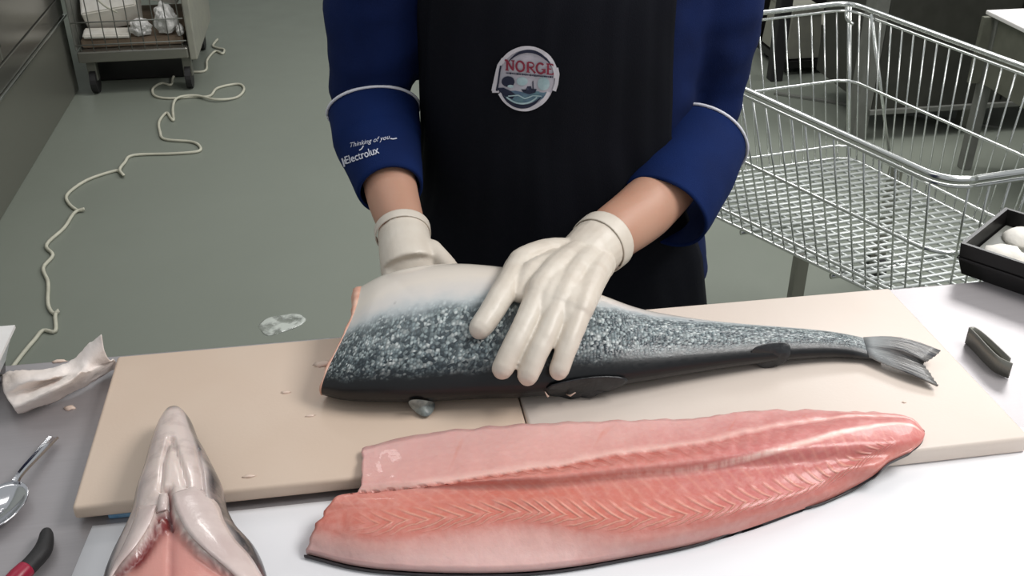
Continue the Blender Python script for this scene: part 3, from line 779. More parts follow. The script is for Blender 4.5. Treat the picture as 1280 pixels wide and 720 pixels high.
# gloves
def H_(px, py, off): 
    h = hit(FB, px, py, off)
    return h if h is not None else W(px, py, 1.06)
def glove_right():
    w0 = Rw.copy()
    fr = .0095
    idx = [H_(650, 338, .012), H_(630, 372, .010), H_(615, 397, .011), H_(600, 417, .0105)]
    mid = [H_(673, 374, .018), H_(656, 412, .014), H_(642, 438, .0125), H_(628, 463, .011)]
    rng = [H_(699, 386, .019), H_(683, 420, .015), H_(671, 444, .013), H_(658, 469, .011)]
    lit = [H_(724, 396, .018), H_(713, 424, .014), H_(705, 443, .0120), H_(696, 463, .010)]
    up = Vector((0, -.3, 1))
    parts = []
    for f, r in ((idx, [.0155, .0146, .0140, .0130]), (mid, [.0148, .0130, .0124, .0122]), (rng, [.0145, .0126, .0122, .0120]), (lit, [.0142, .0124, .0118, .0112])):
        parts.append(tube(cat(f, 4), r, 14, round_caps=True))
    bases = [w0+Vector((-.018, .006, .004)), w0+Vector((-.006, .0, .006)), w0+Vector((.006, -.008, .004)), w0+Vector((.016, -.018, -.002))]
    for b, f in zip(bases, (idx, mid, rng, lit)):
        m1 = b.lerp(f[0], .5)+Vector((0, 0, .006))
        parts.append(tube(cat([b, m1, f[0], f[1].lerp(f[0], .6)], 4), [.019, .0175, .0150, .0125], 14, round_caps=True))
    # webs between the knuckles keep the back of the hand closed
    for a, b in ((idx, mid), (mid, rng), (rng, lit)):
        c_ = (a[0]+b[0])/2; parts.append(tube(cat([(w0+c_)/2+Vector((0, 0, .004)), c_, (a[1]*.35+b[1]*.35+(a[0]+b[0])*.15)], 3), [.017, .014, .009], 12, round_caps=True))
    # thumb hooks behind the belly edge
    th = [w0+Vector((-.028, .004, -.004)), W(672, 322, 1.105), W(646, 331, 1.10), W(634, 352, 1.10)]
    parts.append(tube(cat(th, 5), [.018, .0165, .0145, .011], 14, round_caps=True))
    # wrist
    wr = [W(752, 303, 1.145), Rw, W(712, 336, 1.085)]
    parts.append(tube(cat(wr, 5), [.0385, .036, .027], 24, .95, (0, -.4, 1), round_caps=False))
    return union('glove', parts, .0018, 5, M['glove'], person, lambda c_: .0006*noise.noise(c_*70))
g1 = glove_right()
g1['label'] = 'cream latex glove with fingers spread over the fish flank'
def glove_cuff(path, r, up):
    V, Fc = tube(cat(path, 4), r, 36, .97, up, caps=False)
    o = obj('glove_cuff', (V, Fc), M['glove'], g1 if path is GCR else g2, True)
    m = o.modifiers.new('s', 'SOLIDIFY'); m.thickness = .0014; return o
def glove_left():
    wr = [W(503, 288, 1.195), Lw, W(508, 318, 1.155), W(512, 336, 1.135)]
    parts = [tube(cat(wr, 5), [.0345, .0335, .0345, .037], 26, .95, (0, -1, .3), round_caps=False)]
    # palm and fingers behind the belly flap
    pc = Vector((.055, 1.128, .965))
    parts.append(tube(cat([W(512, 330, 1.14), pc+Vector((0, 0, -.01))], 4), [.037, .036], 22, .6, (0, -1, .3), round_caps=True))
    for k in range(4):
        x = pc.x-.026+.0195*k
        f = [Vector((x, 1.125, .965)), Vector((x, 1.115, .952)), Vector((x+.002, 1.098, .942)), Vector((x+.004, 1.085, .938))]
        parts.append(tube(cat(f, 3), [.0105, .010, .0095, .0085], 12, round_caps=True))
    parts.append(tube(cat([Vector((.083, 1.15, .985)), Vector((.10, 1.125, .975)), Vector((.108, 1.10, .972))], 4), [.014, .012, .010], 12, round_caps=True))
    return union('glove', parts, .0026, 5, M['glove'], person)
g2 = glove_left(); g2['label'] = 'cream latex glove behind the raised belly of the fish'
GCR = [W(757, 300, 1.152), W(752, 304, 1.144), W(747, 308, 1.137)]
GCL = [W(503, 287, 1.199), W(503.5, 291, 1.193), W(504, 295, 1.187)]
glove_cuff(GCR, [.0398, .0396, .0388], (0, -.4, 1)); glove_cuff(GCL, [.0352, .0350, .0346], (0, -1, .3))

# ------------------------------------------------------------------ prints on the clothes
def decal(name, polys, bvh, off, mat, parent):
    """flat print: strips of photo-measured points laid on the cloth"""
    V = []; Fc = []
    for P, faces in polys:
        H = [hit(bvh, x, y, off) for x, y in P]; b = len(V); ok = [h is not None for h in H]
        V += [h if h is not None else Vector((0, 0, 0)) for h in H]
        Fc += [tuple(b+i for i in f) for f in faces if all(ok[i] for i in f)]
    used = sorted({i for f in Fc for i in f}); mp = {o: n for n, o in enumerate(used)}
    return obj(name, ([V[i] for i in used], [tuple(mp[i] for i in f) for f in Fc]), mat, parent, True)
def ribbon(pts, wd, step=1.5):
    D = []
    for (a, b), (c_, d) in zip(pts, pts[1:]):
        n = max(1, int(math.hypot(c_-a, d-b)/step))
        for k in range(n): D.append((a+(c_-a)*k/n, b+(d-b)*k/n))
    D.append(pts[-1]); P = []; Fc = []
    for i, (x, y) in enumerate(D):
        a = D[max(i-1, 0)]; b = D[min(i+1, len(D)-1)]; dx, dy = b[0]-a[0], b[1]-a[1]; l = math.hypot(dx, dy) or 1
        ww = wd(i/(len(D)-1)) if callable(wd) else wd
        P += [(x-dy/l*ww/2, y+dx/l*ww/2), (x+dy/l*ww/2, y-dx/l*ww/2)]
        if i: Fc.append((2*i-2, 2*i-1, 2*i+1, 2*i))
    return P, Fc
def disc(pts, rings=5):
    cx = sum(p[0] for p in pts)/len(pts); cy = sum(p[1] for p in pts)/len(pts); P = [(cx, cy)]; Fc = []; n = len(pts)
    for r in range(1, rings+1):
        P += [(cx+(x-cx)*r/rings, cy+(y-cy)*r/rings) for x, y in pts]
    for k in range(n):
        j = (k+1) % n; Fc.append((0, 1+k, 1+j))
        for r in range(rings-1): Fc.append((1+r*n+k, 1+(r+1)*n+k, 1+(r+1)*n+j, 1+r*n+j))
    return P, Fc
def arc(cx, cy, rx, ry, a0, a1, n=32): return [(cx+rx*math.cos(math.radians(a0+(a1-a0)*k/n)), cy-ry*math.sin(math.radians(a0+(a1-a0)*k/n))) for k in range(n+1)]
def zb(p): return (590+p[0]/6.546, 40+p[1]/6.546)
def zl(L): return [zb(p) for p in L]
badge = decal('badge', [disc(zl(arc(440, 380, 235, 258, 0, 360, 48)[:-1]), 8)], AB, .0012, M['b_fill'], apr)
badge['label'] = 'round printed fish badge'
decal('badge_outline', [ribbon(zl(arc(452, 355, 232, 228, -5, 152)), 5.0), ribbon(zl([(690, 290), (700, 340), (690, 420), (672, 478)]), 5), ribbon(zl([(262, 215), (225, 270), (200, 380), (180, 480)]), 5),
      ribbon(zl([(170, 484), (225, 484)]), 3), ribbon(zl(arc(428, 400, 215, 228, 205, 338)), 5)], AB, .0022, M['b_white'], apr)
decal('badge_crescent', [ribbon(zl(arc(462, 385, 205, 232, 28, 142)), lambda f: .6+3.6*math.sin(math.pi*f)), ribbon(zl([(238, 270), (222, 380), (208, 480)]), 2.0), ribbon(zl(arc(415, 400, 190, 205, 208, 322)), lambda f: .6+4.5*math.sin(math.pi*f))], AB, .0026, M['b_navy'], apr)
# sea scene: sky patch, waves, round dark head-like shape, ship
decal('badge_sea', [disc(zl([(235, 470), (300, 480), (360, 478), (420, 490), (520, 480), (620, 490), (600, 530), (530, 565), (440, 580), (360, 575), (280, 535)]), 5)], AB, .0018, M['b_sea'], apr)
decal('badge_clouds', [disc(zl(arc(410, 400, 45, 35, 0, 360, 18)[:-1]), 3), disc(zl(arc(585, 420, 48, 55, 0, 360, 18)[:-1]), 3)], AB, .0018, M['b_pale'], apr)
decal('badge_silhouette', [disc(zl(arc(298, 402, 52, 44, 0, 360, 20)[:-1]), 3), disc(zl([(215, 455), (260, 452), (320, 480), (360, 510), (330, 545), (270, 520), (225, 480)]), 3),
      disc(zl([(400, 465), (440, 468), (450, 440), (480, 440), (490, 460), (530, 462), (520, 490), (470, 505), (420, 490)]), 3), ribbon(zl([(500, 460), (498, 395)]), 1.4)], AB, .0024, M['b_navy'], apr)
decal('badge_wave', [ribbon(zl([(300, 520), (380, 512), (430, 540), (500, 515), (570, 520)]), 1.4), ribbon(zl(arc(410, 420, 165, 160, 222, 318)), 2.0), disc(zl(arc(318, 440, 24, 13, 0, 360, 14)[:-1]), 2)], AB, .0029, M['b_pale'], apr)
def LT(x0, wd_, strokes, k=0):
    out = []
    for s in strokes:
        pts = []
        for a, b in s[0]:
            X = x0+a*wd_; Y = 306+ (X-280)*.095 - b*82 + 0
            pts.append(zb((X, Y)))
        out.append(ribbon(pts, s[1], .8))
    return out
def el(cx, cy, rx, ry, a0, a1, n=20): return [(cx+rx*math.cos(math.radians(a0+(a1-a0)*k/n)), cy+ry*math.sin(math.radians(a0+(a1-a0)*k/n))) for k in range(n+1)]
B_, T_ = 2.5, 1.3
LTRS = {'N': (268, 82, [([(.28, 0), (.28, 1)], B_), ([(.05, 1), (.28, .97), (.82, .05)], 2.2), ([(.85, 0), (.85, 1)], 2.0), ([(.12, 0), (.45, 0)], T_), ([(.68, 1), (1, 1)], T_)]),
        'O': (358, 74, [(el(.5, .5, .42, .5, 0, 360), B_)]),
        'R': (438, 82, [([(.22, 0), (.22, 1)], B_), ([(.22, .98), (.5, .98)]+el(.5, .74, .32, .24, 90, -90)+[(.22, .48)], 2.0), ([(.45, .48), (.72, .2), (1.0, -.02)], 2.3), ([(.05, 0), (.4, 0)], T_)]),
        'G': (522, 76, [(el(.52, .5, .42, .5, 45, 330), B_), ([(.9, .05), (.9, .42)], 2.0), ([(.62, .42), (1.0, .42)], T_)]),
        'E': (602, 62, [([(.25, 0), (.25, 1)], B_), ([(.05, 1), (.9, 1), (.9, .85)], 1.6), ([(.25, .52), (.75, .52)], 1.5), ([(.05, 0), (.95, 0), (.95, .18)], 1.6)])}
for ch, (x0, wd_, st) in LTRS.items():
    decal('badge_letter', LT(x0, wd_, st), AB, .0032, M['b_red'], apr)['label'] = 'dark red letter '+ch
random.seed(4); tl = []
x = 282
while x < 655:
    l = random.uniform(5, 13); tl.append(ribbon(zl([(x, 330+(x-280)*.09), (x+l, 330+(x+l-280)*.09)]), random.uniform(1.6, 2.6), .8)); x += l+2.5
decal('badge_tagline', tl, AB, .0030, M['b_navy'], apr)

CB = bvh_of(cl)
def text_decal(name, s, base0, base1, h, shear, bold, mat, bvh, parent):
    c_ = bpy.data.curves.new('t', 'FONT'); c_.body = s; c_.size = 1; c_.shear = shear; c_.offset = bold; c_.resolution_u = 3
    o = bpy.data.objects.new('t', c_); COL.objects.link(o)
    dg = bpy.context.evaluated_depsgraph_get(); dg.update()
    me = bpy.data.meshes.new_from_object(o.evaluated_get(dg)); bpy.data.objects.remove(o)
    xs = [v.co.x for v in me.vertices]; x0, x1 = min(xs), max(xs)
    d = Vector((base1[0]-base0[0], base1[1]-base0[1])); L = d.length; d.normalize(); nrm = Vector((d.y, -d.x))
    P = []
    for v in me.vertices:
        q = Vector(base0)+d*((v.co.x-x0)/(x1-x0)*L)+nrm*(v.co.y*h); P.append((q.x, q.y))
    o2 = decal(name, [(P, [tuple(p.vertices) for p in me.polygons])], bvh, .0012, mat, parent); bpy.data.meshes.remove(me); return o2
def zc_(p): return (400+p[0]/7.2, 120+p[1]/7.2)
text_decal('sleeve_word', 'Electrolux', zc_((243, 612)), zc_((538, 517)), 13.5, .05, .012, M['print'], CB, jacket)
text_decal('sleeve_script', 'Thinking of you', zc_((282, 463)), zc_((632, 390)), 8.0, .45, .0, M['print'], CB, jacket)
for L_, w_ in (([(205, 560), (228, 635)], 2.0), ([(225, 572), (236, 612)], 1.2), ([(632, 388), (655, 392), (690, 384)], 1.2), ([(358, 492), (380, 478), (396, 450)], 1.3)):
    decal('sleeve_mark', [ribbon([zc_(p) for p in L_], w_)], CB, .0012, M['print'], jacket)

# ------------------------------------------------------------------ wire trolley on the right
TZ, MZ, OZ = .82, .615, .40
tT = [Vector((1.06, 1.565, TZ)), Vector((.698, 2.604, TZ)), Vector((1.428, 2.765, TZ)), Vector((1.71, 1.66, TZ))]
tB = [Vector((1.215, 1.745, OZ)), Vector((.80, 2.53, OZ)), Vector((1.436, 2.63, OZ)), Vector((1.69, 1.80, OZ))]
tro = thing('wire_trolley', 'chrome wire basket trolley standing behind the bench at the right', 'trolley', (1.3, 2.15, 0))
def lv(z): f = (z-OZ)/(TZ-OZ); return [b.lerp(a, f) for a, b in zip(tT, tB)]
def round_loop(C4, r, n=6):
    out = []
    for i in range(4):
        p, a, b = C4[i], C4[i-1], C4[(i+1) % 4]
        q0 = p+(a-p).normalized()*r; q1 = p+(b-p).normalized()*r
        for k in range(n+1):
            s = k/n; out.append(q0*(1-s)**2+p*2*s*(1-s)+q1*s*s)
    out.append(out[0]); return out
for nm, z, r in (('top_rail', TZ, .0075), ('under_rail', TZ-.018, .004), ('middle_rail', MZ, .0045), ('bottom_rail', OZ+.035, .0045), ('floor_rail', OZ, .0045)):
    obj(nm, tube(round_loop(lv(z), .06), r, 8), M['chrome'], tro)
def wire(a, b, r=.0024, nm='wire', n=6): return obj(nm, tube([a, b], r, n), M['zinc' if nm == 'floor_wire' else 'chrome'], tro)
hi, lo = lv(TZ-.018), lv(OZ)
for i, cnt in ((0, 26), (1, 17), (2, 26), (3, 14)):
    j = (i+1) % 4
    for k in range(1, cnt):
        s = k/cnt
        a = hi[i].lerp(hi[j], s); b = lo[i].lerp(lo[j], s)
        wire(a, b)
for k in range(1, 30):                      # floor grid, across
    s = k/30; wire(lo[0].lerp(lo[1], s), lo[3].lerp(lo[2], s), .0042, 'floor_wire')
for k in range(1, 15):                      # floor grid, along
    s = k/15; wire(lo[0].lerp(lo[3], s)-Vector((0, 0, .004)), lo[1].lerp(lo[2], s)-Vector((0, 0, .004)), .0032, 'floor_wire')
for s in (.3, .62): wire(lo[0].lerp(lo[1], s)-Vector((0, 0, .012)), lo[3].lerp(lo[2], s)-Vector((0, 0, .012)), .007, 'floor_bar', 8)
wire(W(1089, 18, 2.66), W(1111, 188, 2.60), .005, 'brace', 8)
obj('hook', tube(cat([W(1058, 5, 2.75), W(1058, 22, 2.74), W(1066, 30, 2.70)], 5), .005, 8), M['chrome'], tro)
for q in (1, 2):
    wire(tT[q], tB[q], .007, 'corner_post', 8)
for q, off in ((0, (-.02, .13)), (1, (.05, -.04)), (2, (.13, -.05)), (3, (-.05, .05))):
    p = Vector((tB[q].x+off[0], tB[q].y+off[1], 0))
    if q == 0: p = G(1003, 314, OZ-.014); p.z = 0
    bm_obj('leg', box((p.x-.016, p.y-.016, .09), (p.x+.016, p.y+.016, OZ-.014), .003), M['steel'], tro)
    cst = obj('caster', tube([(p.x-.012, p.y, .045), (p.x+.012, p.y, .045)], .045, 20), M['rubber'], tro, False)
    bm_obj('caster_fork', box((p.x-.018, p.y-.014, .045), (p.x+.018, p.y+.014, .095), .003), M['steel_d'], cst)

# ------------------------------------------------------------------ low steel table, dark cabinet and crates behind
tb = thing('low_table', 'low grey table with a white top at the right behind the wire trolley', 'table', (2.6, 3.1, 0))
bm_obj('table_top', box((2.27, 2.72, .585), (2.95, 3.37, .60), .003, .0), M['whitep'], tb)
bm_obj('side_panel', box((2.29, 2.74, .34), (2.31, 3.35, .585), .002), M['olive'], tb)
bm_obj('back_panel', box((2.245, 3.33, .34), (2.93, 3.35, .585), .002), M['olive'], tb)
bm_obj('front_panel', box((2.245, 2.74, .34), (2.93, 2.76, .585), .002), M['olive'], tb)
for x, y in ((2.285, 3.31), (2.285, 2.74), (2.89, 3.31), (2.89, 2.74)):
    bm_obj('leg', box((x, y, 0), (x+.04, y+.04, .585), .003), M['greyd'], tb)
tag(bm_obj('cable_cover', box((2.42, 3.2, .60), (2.5, 3.24, .606), .002), M['greyd'], None), 'small grey clip lying on the white table top', 'clip')
cb = thing('dark_cabinet', 'dark grey floor cabinet on feet standing against the back right', 'cabinet', (2.9, 3.9, 0))
bm_obj('cabinet_body', box((2.06, 3.66, .12), (3.8, 4.2, 1.2), .006), M['dark'], cb)
bm_obj('bottom_edge', box((2.05, 3.645, .11), (3.8, 3.662, .13), .002), M['greyd'], cb)
bm_obj('side_post', box((2.0, 3.66, .0), (2.06, 3.74, 1.2), .004), M['greyd'], cb)
for x in (2.5, 3.1, 3.7): bm_obj('foot', box((x, 3.7, 0), (x+.05, 3.75, .12), .003), M['steel_d'], cb)
for x in (2.62, 3.2): bm_obj('door_gap', box((x, 3.655, .14), (x+.006, 3.662, 1.19)), M['black'], cb)
def crate(px0, px1, pyt, pyb, label, y):
    a = W(px0, pyb, y); b = W(px1, pyb, y); z0 = max(.05, a.z); z1 = W((px0+px1)/2, pyt, y).z
    x0, x1 = a.x, b.x; c = thing('storage_crate', label, 'crate', ((x0+x1)/2, y+.12, z0), 'grey crates on the dolly')
    def rg(x0, x1, y0, y1, z): return [Vector((x0, y0, z)), Vector((x1, y0, z)), Vector((x1, y1, z)), Vector((x0, y1, z))]
    k = .018
    obj('crate_body', loft([rg(x0, x1, y, y+.3, z0), rg(x0+k, x1-k, y+.01, y+.29, z1-.02)]), M['greyp'], c, False)
    obj('crate_rim', loft([rg(x0+k-.006, x1-k+.006, y+.004, y+.296, z1-.02), rg(x0+k-.006, x1-k+.006, y+.004, y+.296, z1)]), M['greyp'], c, False)
    return z0, x0, x1
z0, xa, xb = crate(981, 1024, 12, 74, 'taller grey crate beside the blue sleeve, on the low dolly', 4.5)
z0, xc, xd = crate(1031, 1078, 38, 73, 'shorter grey crate on the dolly behind the trolley corner post', 4.5)
dl = thing('crate_dolly', 'low dark dolly under the two grey crates', 'dolly', ((xa+xd)/2, 4.62, 0))
bm_obj('deck', box((xa-.01, 4.48, z0-.035), (xd+.01, 4.82, z0), .003), M['black'], dl)
for x in (xa+.03, xd-.03):
    for y in (4.52, 4.78): obj('wheel', tube([(x-.012, y, (z0-.035)/2), (x+.012, y, (z0-.035)/2)], (z0-.035)/2, 16), M['rubber'], dl, False)
tag(bm_obj('dark_post', box((W(969, 60, 4.4).x, 4.40, 0), (W(984, 60, 4.4).x, 4.46, 1.1), .004), M['rubber']), 'dark upright post beside the blue sleeve behind the trolley', 'post')
bp = thing('black_bin', 'tall black bin behind the shorter grey crate', 'bin', (2.3, 5.0, 0))
obj('bin_body', loft([[Vector((x, y, z)) for x, y in ((1.98-k, 4.90-k), (2.55+k, 4.90-k), (2.55+k, 5.3+k), (1.98-k, 5.3+k))] for z, k in ((0, -.02), (.75, 0.))]), M['black'], bp, False)
bm_obj('bin_lid', box((1.96, 4.88, .75), (2.57, 5.32, .79), .01), M['black'], bp)
tag(bm_obj('floor_strip', box((-.05, 0, 0), (.9, .02, .012), .002, -.62, piv=(0, 0, 0)), M['greyd']), 'thin metal strip on the floor behind the wire trolley', 'strip')
bpy.data.objects['floor_strip'].location += Vector((1.93, 4.20, 0))

# ------------------------------------------------------------------ steel counter at the left
ct = thing('steel_counter', 'long stainless steel counter running along the left side', 'counter', (-1.55, 3.4, 0))
bm_obj('counter_body', box((-1.95, 2.0, 0), (-1.243, 4.82, .335), .004), M['steel_d'], ct)
bm_obj('trim_strip', box((-1.95, 2.0, .335), (-1.228, 4.83, .345), .003), M['chrome'], ct)
bm_obj('drawer_band', box((-1.95, 2.0, .347), (-1.238, 4.82, .425), .003), M['steel'], ct)
for y0, y1 in ((2.0, 2.93), (2.94, 3.87), (3.88, 4.82)):
    d = bm_obj('door', box((-1.95, y0, .43), (-1.24, y1, .86), .004), M['steel'], ct)
    obj('door_handle', tube([(-1.225, y1-.05, .50), (-1.225, y1-.05, .78)], .009, 10), M['black'], d)
bm_obj('counter_top', box((-1.97, 1.98, .865), (-1.222, 4.84, .90), .004), M['steel'], ct)

# ------------------------------------------------------------------ cage cart at the back left
cc = thing('cage_cart', 'wire cage cart full of white waste at the back left', 'cart', (-.95, 5.05, 0))
X0, X1, Y0, Y1 = -1.19, -.715, 4.70, 5.40
bm_obj('tray', box((X0, Y0, .155), (X1, Y1, .205), .006), M['steel'], cc)
bm_obj('side_panel', box((X1+.002, Y0+.02, .14), (X1+.035, Y1, .95), .006), M['greyp'], cc)
bm_obj('side_panel', box((X0-.008, Y0+.02, .205), (X0-.001, Y1, .95), .002), M['greyd'], cc)
for i in range(9):
    x = X0+.02+(X1-X0-.04)*i/8; obj('wire', tube([(x, Y0+.008, .205), (x, Y0+.008, .95)], .0024, 6), M['greyd'], cc)
for z in (.235, .335, .46, .60, .75, .945):
    obj('wire', tube([(X0, Y0+.005, z), (X1, Y0+.005, z)], .003 if z < .9 else .006, 6), M['greyd'], cc)
for x in (X0+.04, X1-.02):
    for y in (Y0+.06, Y1-.05):
        cst = obj('caster', tube([(x-.013, y, .055), (x+.013, y, .055)], .055, 20), M['rubber'], cc, False)
        bm_obj('caster_fork', box((x-.02, y-.02, .06), (x+.02, y+.02, .155), .003), M['steel_d'], cst)
bm_obj('under_tray_shade', box((X0+.012, Y0+.21, .004), (X1-.05, Y1-.1, .155), .004), M['black'], cc)  # added black box, stands in for the shade under the tray
# contents
def slab(c, d, rot, mat, name, label, cat_):
    bm = bmesh.new(); bmesh.ops.create_cube(bm, size=1)
    for v in bm.verts: v.co = Vector((v.co.x*d[0], v.co.y*d[1], v.co.z*d[2]))
    bmesh.ops.bevel(bm, geom=bm.edges[:], offset=.006, segments=2, affect='EDGES')
    Rm = Matrix.Rotation(rot[2], 3, 'Z') @ Matrix.Rotation(rot[1], 3, 'Y') @ Matrix.Rotation(rot[0], 3, 'X')
    for v in bm.verts: v.co = Rm @ v.co + Vector(c)
    return tag(bm_obj(name, bm, mat, None, False), label, cat_)
def crumple(c, r, seed, mat, name, label, cat_, k=.35):
    bm = bmesh.new(); bmesh.ops.create_icosphere(bm, subdivisions=4, radius=1)
    for v in bm.verts:
        n_ = noise.noise(v.co*2.1+Vector((seed, 0, 0)))+.5*abs(noise.noise(v.co*5+Vector((0, seed, 0))))
        q = v.co*(1+k*n_); v.co = Vector((q.x*r[0], q.y*r[1], max(-r[2]*.8, q.z*r[2])))+Vector(c)
    return tag(bm_obj(name, bm, mat, None, False), label, cat_)
slab((-.955, 5.03, .227), (.44, .56, .04), (0, 0, 0), M['card'], 'cardboard_tray', 'flat brown cardboard at the bottom of the cage cart', 'cardboard')
slab((-1.05, 4.93, .375), (.24, .24, .12), (.55, -.12, .06), M['foam'], 'foam_box', 'slanted white foam box leaning at the left in the cage cart', 'box')
slab((-.80, 4.97, .45), (.14, .22, .10), (.45, .18, -.1), M['foam'], 'foam_box', 'white foam box at the top right of the cage cart', 'box')
slab((-.95, 5.25, .46), (.44, .16, .30), (0, 0, 0), M['foam'], 'foam_box', 'tall white foam box standing at the back of the cage cart', 'box')
slab((-1.06, 4.775, .265), (.20, .09, .018), (.1, .05, .08), M['foam'], 'foam_sheet', 'thin white foam sheet lying low at the left in the cage cart', 'foam sheet')
crumple((-.915, 4.765, .285), (.046, .038, .038), 3, M['bag'], 'crumpled_bag', 'crumpled white plastic bag in the middle of the cage cart', 'bag')
crumple((-.80, 4.775, .315), (.045, .045, .07), 9, M['bag'], 'crumpled_bag', 'shiny white plastic bag at the right in the cage cart', 'bag')
crumple((-.742, 4.755, .27), (.016, .03, .025), 15, M['bag'], 'crumpled_bag', 'small white crumpled bag in the right corner of the cage cart', 'bag')
tag(obj('white_string', tube(cat([(-1.09, 4.74, .46), (-1.06, 4.735, .42), (-1.03, 4.73, .39), (-.99, 4.735, .365)], 5), .004, 6), M['cord']), 'white string hanging inside the cage cart', 'string')

# ------------------------------------------------------------------ cord on the floor
CP = [(272, 49), (266, 57), (272, 60), (280, 62), (278, 67), (269, 64), (259, 75), (257, 88), (240, 90), (225, 90), (216, 97), (214, 106), (202, 104), (191, 111), (194, 120), (212, 123), (240, 121), (262, 120), (272, 110), (298, 105), (305, 112), (295, 122), (270, 126), (245, 121), (222, 124), (216, 135), (217, 150), (213, 147), (208, 141), (199, 152), (200, 165), (206, 174), (238, 177), (249, 182), (248, 189), (218, 192), (167, 194), (156, 203), (150, 214), (155, 221), (150, 215), (142, 214), (109, 225), (85, 242), (85, 253), (97, 263), (106, 263), (93, 266), (80, 285), (58, 306), (66, 319), (54, 335), (60, 353), (60, 380), (67, 392), (74, 390), (69, 394), (69, 414), (54, 413), (43, 425), (27, 444), (0, 480)]
cpts = [G(x, y, .006) for x, y in CP]
for i in range(len(cpts)): cpts[i].z = .006+(.006 if i in (22, 23, 24, 38, 39, 46, 55) else 0)
tag(obj('extension_cord', tube(cat(cpts, 5), .0058, 8), M['cord']), 'thin off-white cord winding across the green floor', 'cord')

# wet patch on the floor
def puddle(pts, name, label):
    P = [G(x, y, .0) for x, y in pts]; c = sum(P, Vector())/len(P)
    rg = [[c.lerp(p, s)+Vector((0, 0, h)) for p in cat(P+[P[0]], 4)[:-1]] for s, h in ((1.0, .0002), (.93, .0018), (.7, .0024), (.2, .0026))]
    return tag(obj(name, loft(rg), M['water']), label, 'puddle')
puddle([(322, 408), (333, 398), (352, 394), (372, 392), (383, 399), (374, 408), (352, 416), (333, 420)], 'water_puddle', 'small wet puddle on the floor behind the tan board')

# ------------------------------------------------------------------ small things on the bench
# crumpled paper towel
def towel():
    A = [(2, 468, .905), (28, 462, .918), (62, 460, .925), (92, 448, .935), (112, 428, .955), (126, 418, .968)]
    B = [(4, 488, .912), (30, 478, .928), (62, 472, .936), (90, 464, .930), (112, 449, .940), (131, 440, .945)]
    C_ = [(8, 496, .910), (36, 488, .915), (66, 478, .918), (96, 468, .945), (116, 458, .930), (137, 449, .930)]
    D = [(16, 508, .925), (42, 498, .934), (72, 484, .942), (100, 470, .940), (122, 460, .925), (145, 452, .915)]
    E_ = [(23, 519, .903), (52, 508, .903), (82, 495, .903), (106, 484, .903), (126, 472, .903), (143, 463, .903)]
    cols = [[G(x, y, z) for x, y, z in L] for L in (A, B, C_, D, E_)]
    R = [cat(c_, 8) for c_ in cols]; n = len(R[0]); V = []; Fc = []; m = None
    for i in range(n):
        cr = cat([R[k][i] for k in range(5)], 6); m = len(cr)
        for j, p in enumerate(cr):
            p = p+Vector((0, 0, .003*noise.noise(p*60)+.002*noise.noise(p*150))); p.z = max(p.z, BZ+.0015); V.append(p)
    for i in range(n-1):
        for j in range(m-1): Fc.append((i*m+j, i*m+j+1, (i+1)*m+j+1, (i+1)*m+j))
    o = obj('paper_towel', (V, Fc), M['towel']); o.modifiers.new('s', 'SOLIDIFY').thickness = .0012
    return tag(o, 'crumpled white paper towel on the steel bench left of the tan board', 'paper towel')
towel()
# clear box with a black base at the left frame edge
pb = thing('plastic_box', 'pale plastic box with black base at the left end of the bench', 'box', (-.50, 1.06, BZ))
def rg4(x0, x1, y0, y1, z): return [Vector((x0, y0, z)), Vector((x1, y0, z)), Vector((x1, y1, z)), Vector((x0, y1, z))]
obj('box_base', loft([rg4(-.60, -.432, 1.03, 1.085, BZ+.0005), rg4(-.60, -.430, 1.028, 1.087, BZ+.013)]), M['black'], pb, False)
obj('box_shell', loft([rg4(-.605, -.430, 1.026, 1.088, BZ+.013), rg4(-.62, -.417, 1.012, 1.10, BZ+.048)]), M['clear'], pb, False)
obj('box_rim', loft([rg4(-.625, -.414, 1.008, 1.103, BZ+.048), rg4(-.625, -.414, 1.008, 1.103, BZ+.052)]), M['whitep'], pb, False)
# serving spoon
sp = thing('serving_spoon', 'shiny steel serving spoon on the bench left of the tan board', 'spoon', G(20, 610, BZ))
def spoon():
    c = G(2, 638, BZ+.004); ax = (G(70, 545, BZ)-G(14, 618, BZ)).normalized(); sd = Vector((ax.y, -ax.x, 0)); V = []; Fc = []; n = 28; rr = 7
    for i in range(rr+1):
        q = i/rr
        for k in range(n):
            a = 2*math.pi*k/n
            V.append(c+ax*(.033*q*math.cos(a)*(1 if math.cos(a) > 0 else 1.15))+sd*(.0235*q*math.sin(a))+Vector((0, 0, -.001+.010*q*q)))
    for i in range(rr):
        for k in range(n): Fc.append((i*n+k, (i+1)*n+k, (i+1)*n+(k+1) % n, i*n+(k+1) % n))
    o = obj('bowl', (V, Fc), M['spoon'], sp); m = o.modifiers.new('s', 'SOLIDIFY'); m.thickness = .0014; m.offset = 1
    p0 = c+ax*.031+Vector((0, 0, .0095)); p3 = G(67, 547, BZ+.008)
    path = cat([p0, p0.lerp(p3, .2)+Vector((0, 0, .002)), p0.lerp(p3, .6)+Vector((0, 0, .001)), p3], 5)
    rings = []
    for i, p in enumerate(path):
        f = i/(len(path)-1); hw = interp([(0, .0042), (.15, .0036), (.6, .005), (1, .0062)], f)
        pr = [(-1, -.0), (-.75, .0022), (-.3, .0006), (.3, .0006), (.75, .0022), (1, .0), (.6, -.0014), (-.6, -.0014)]
        rings.append([p+sd*(hw*a)+Vector((0, 0, b)) for a, b in pr])
    obj('handle', loft(rings), M['spoon'], sp, False)
spoon()
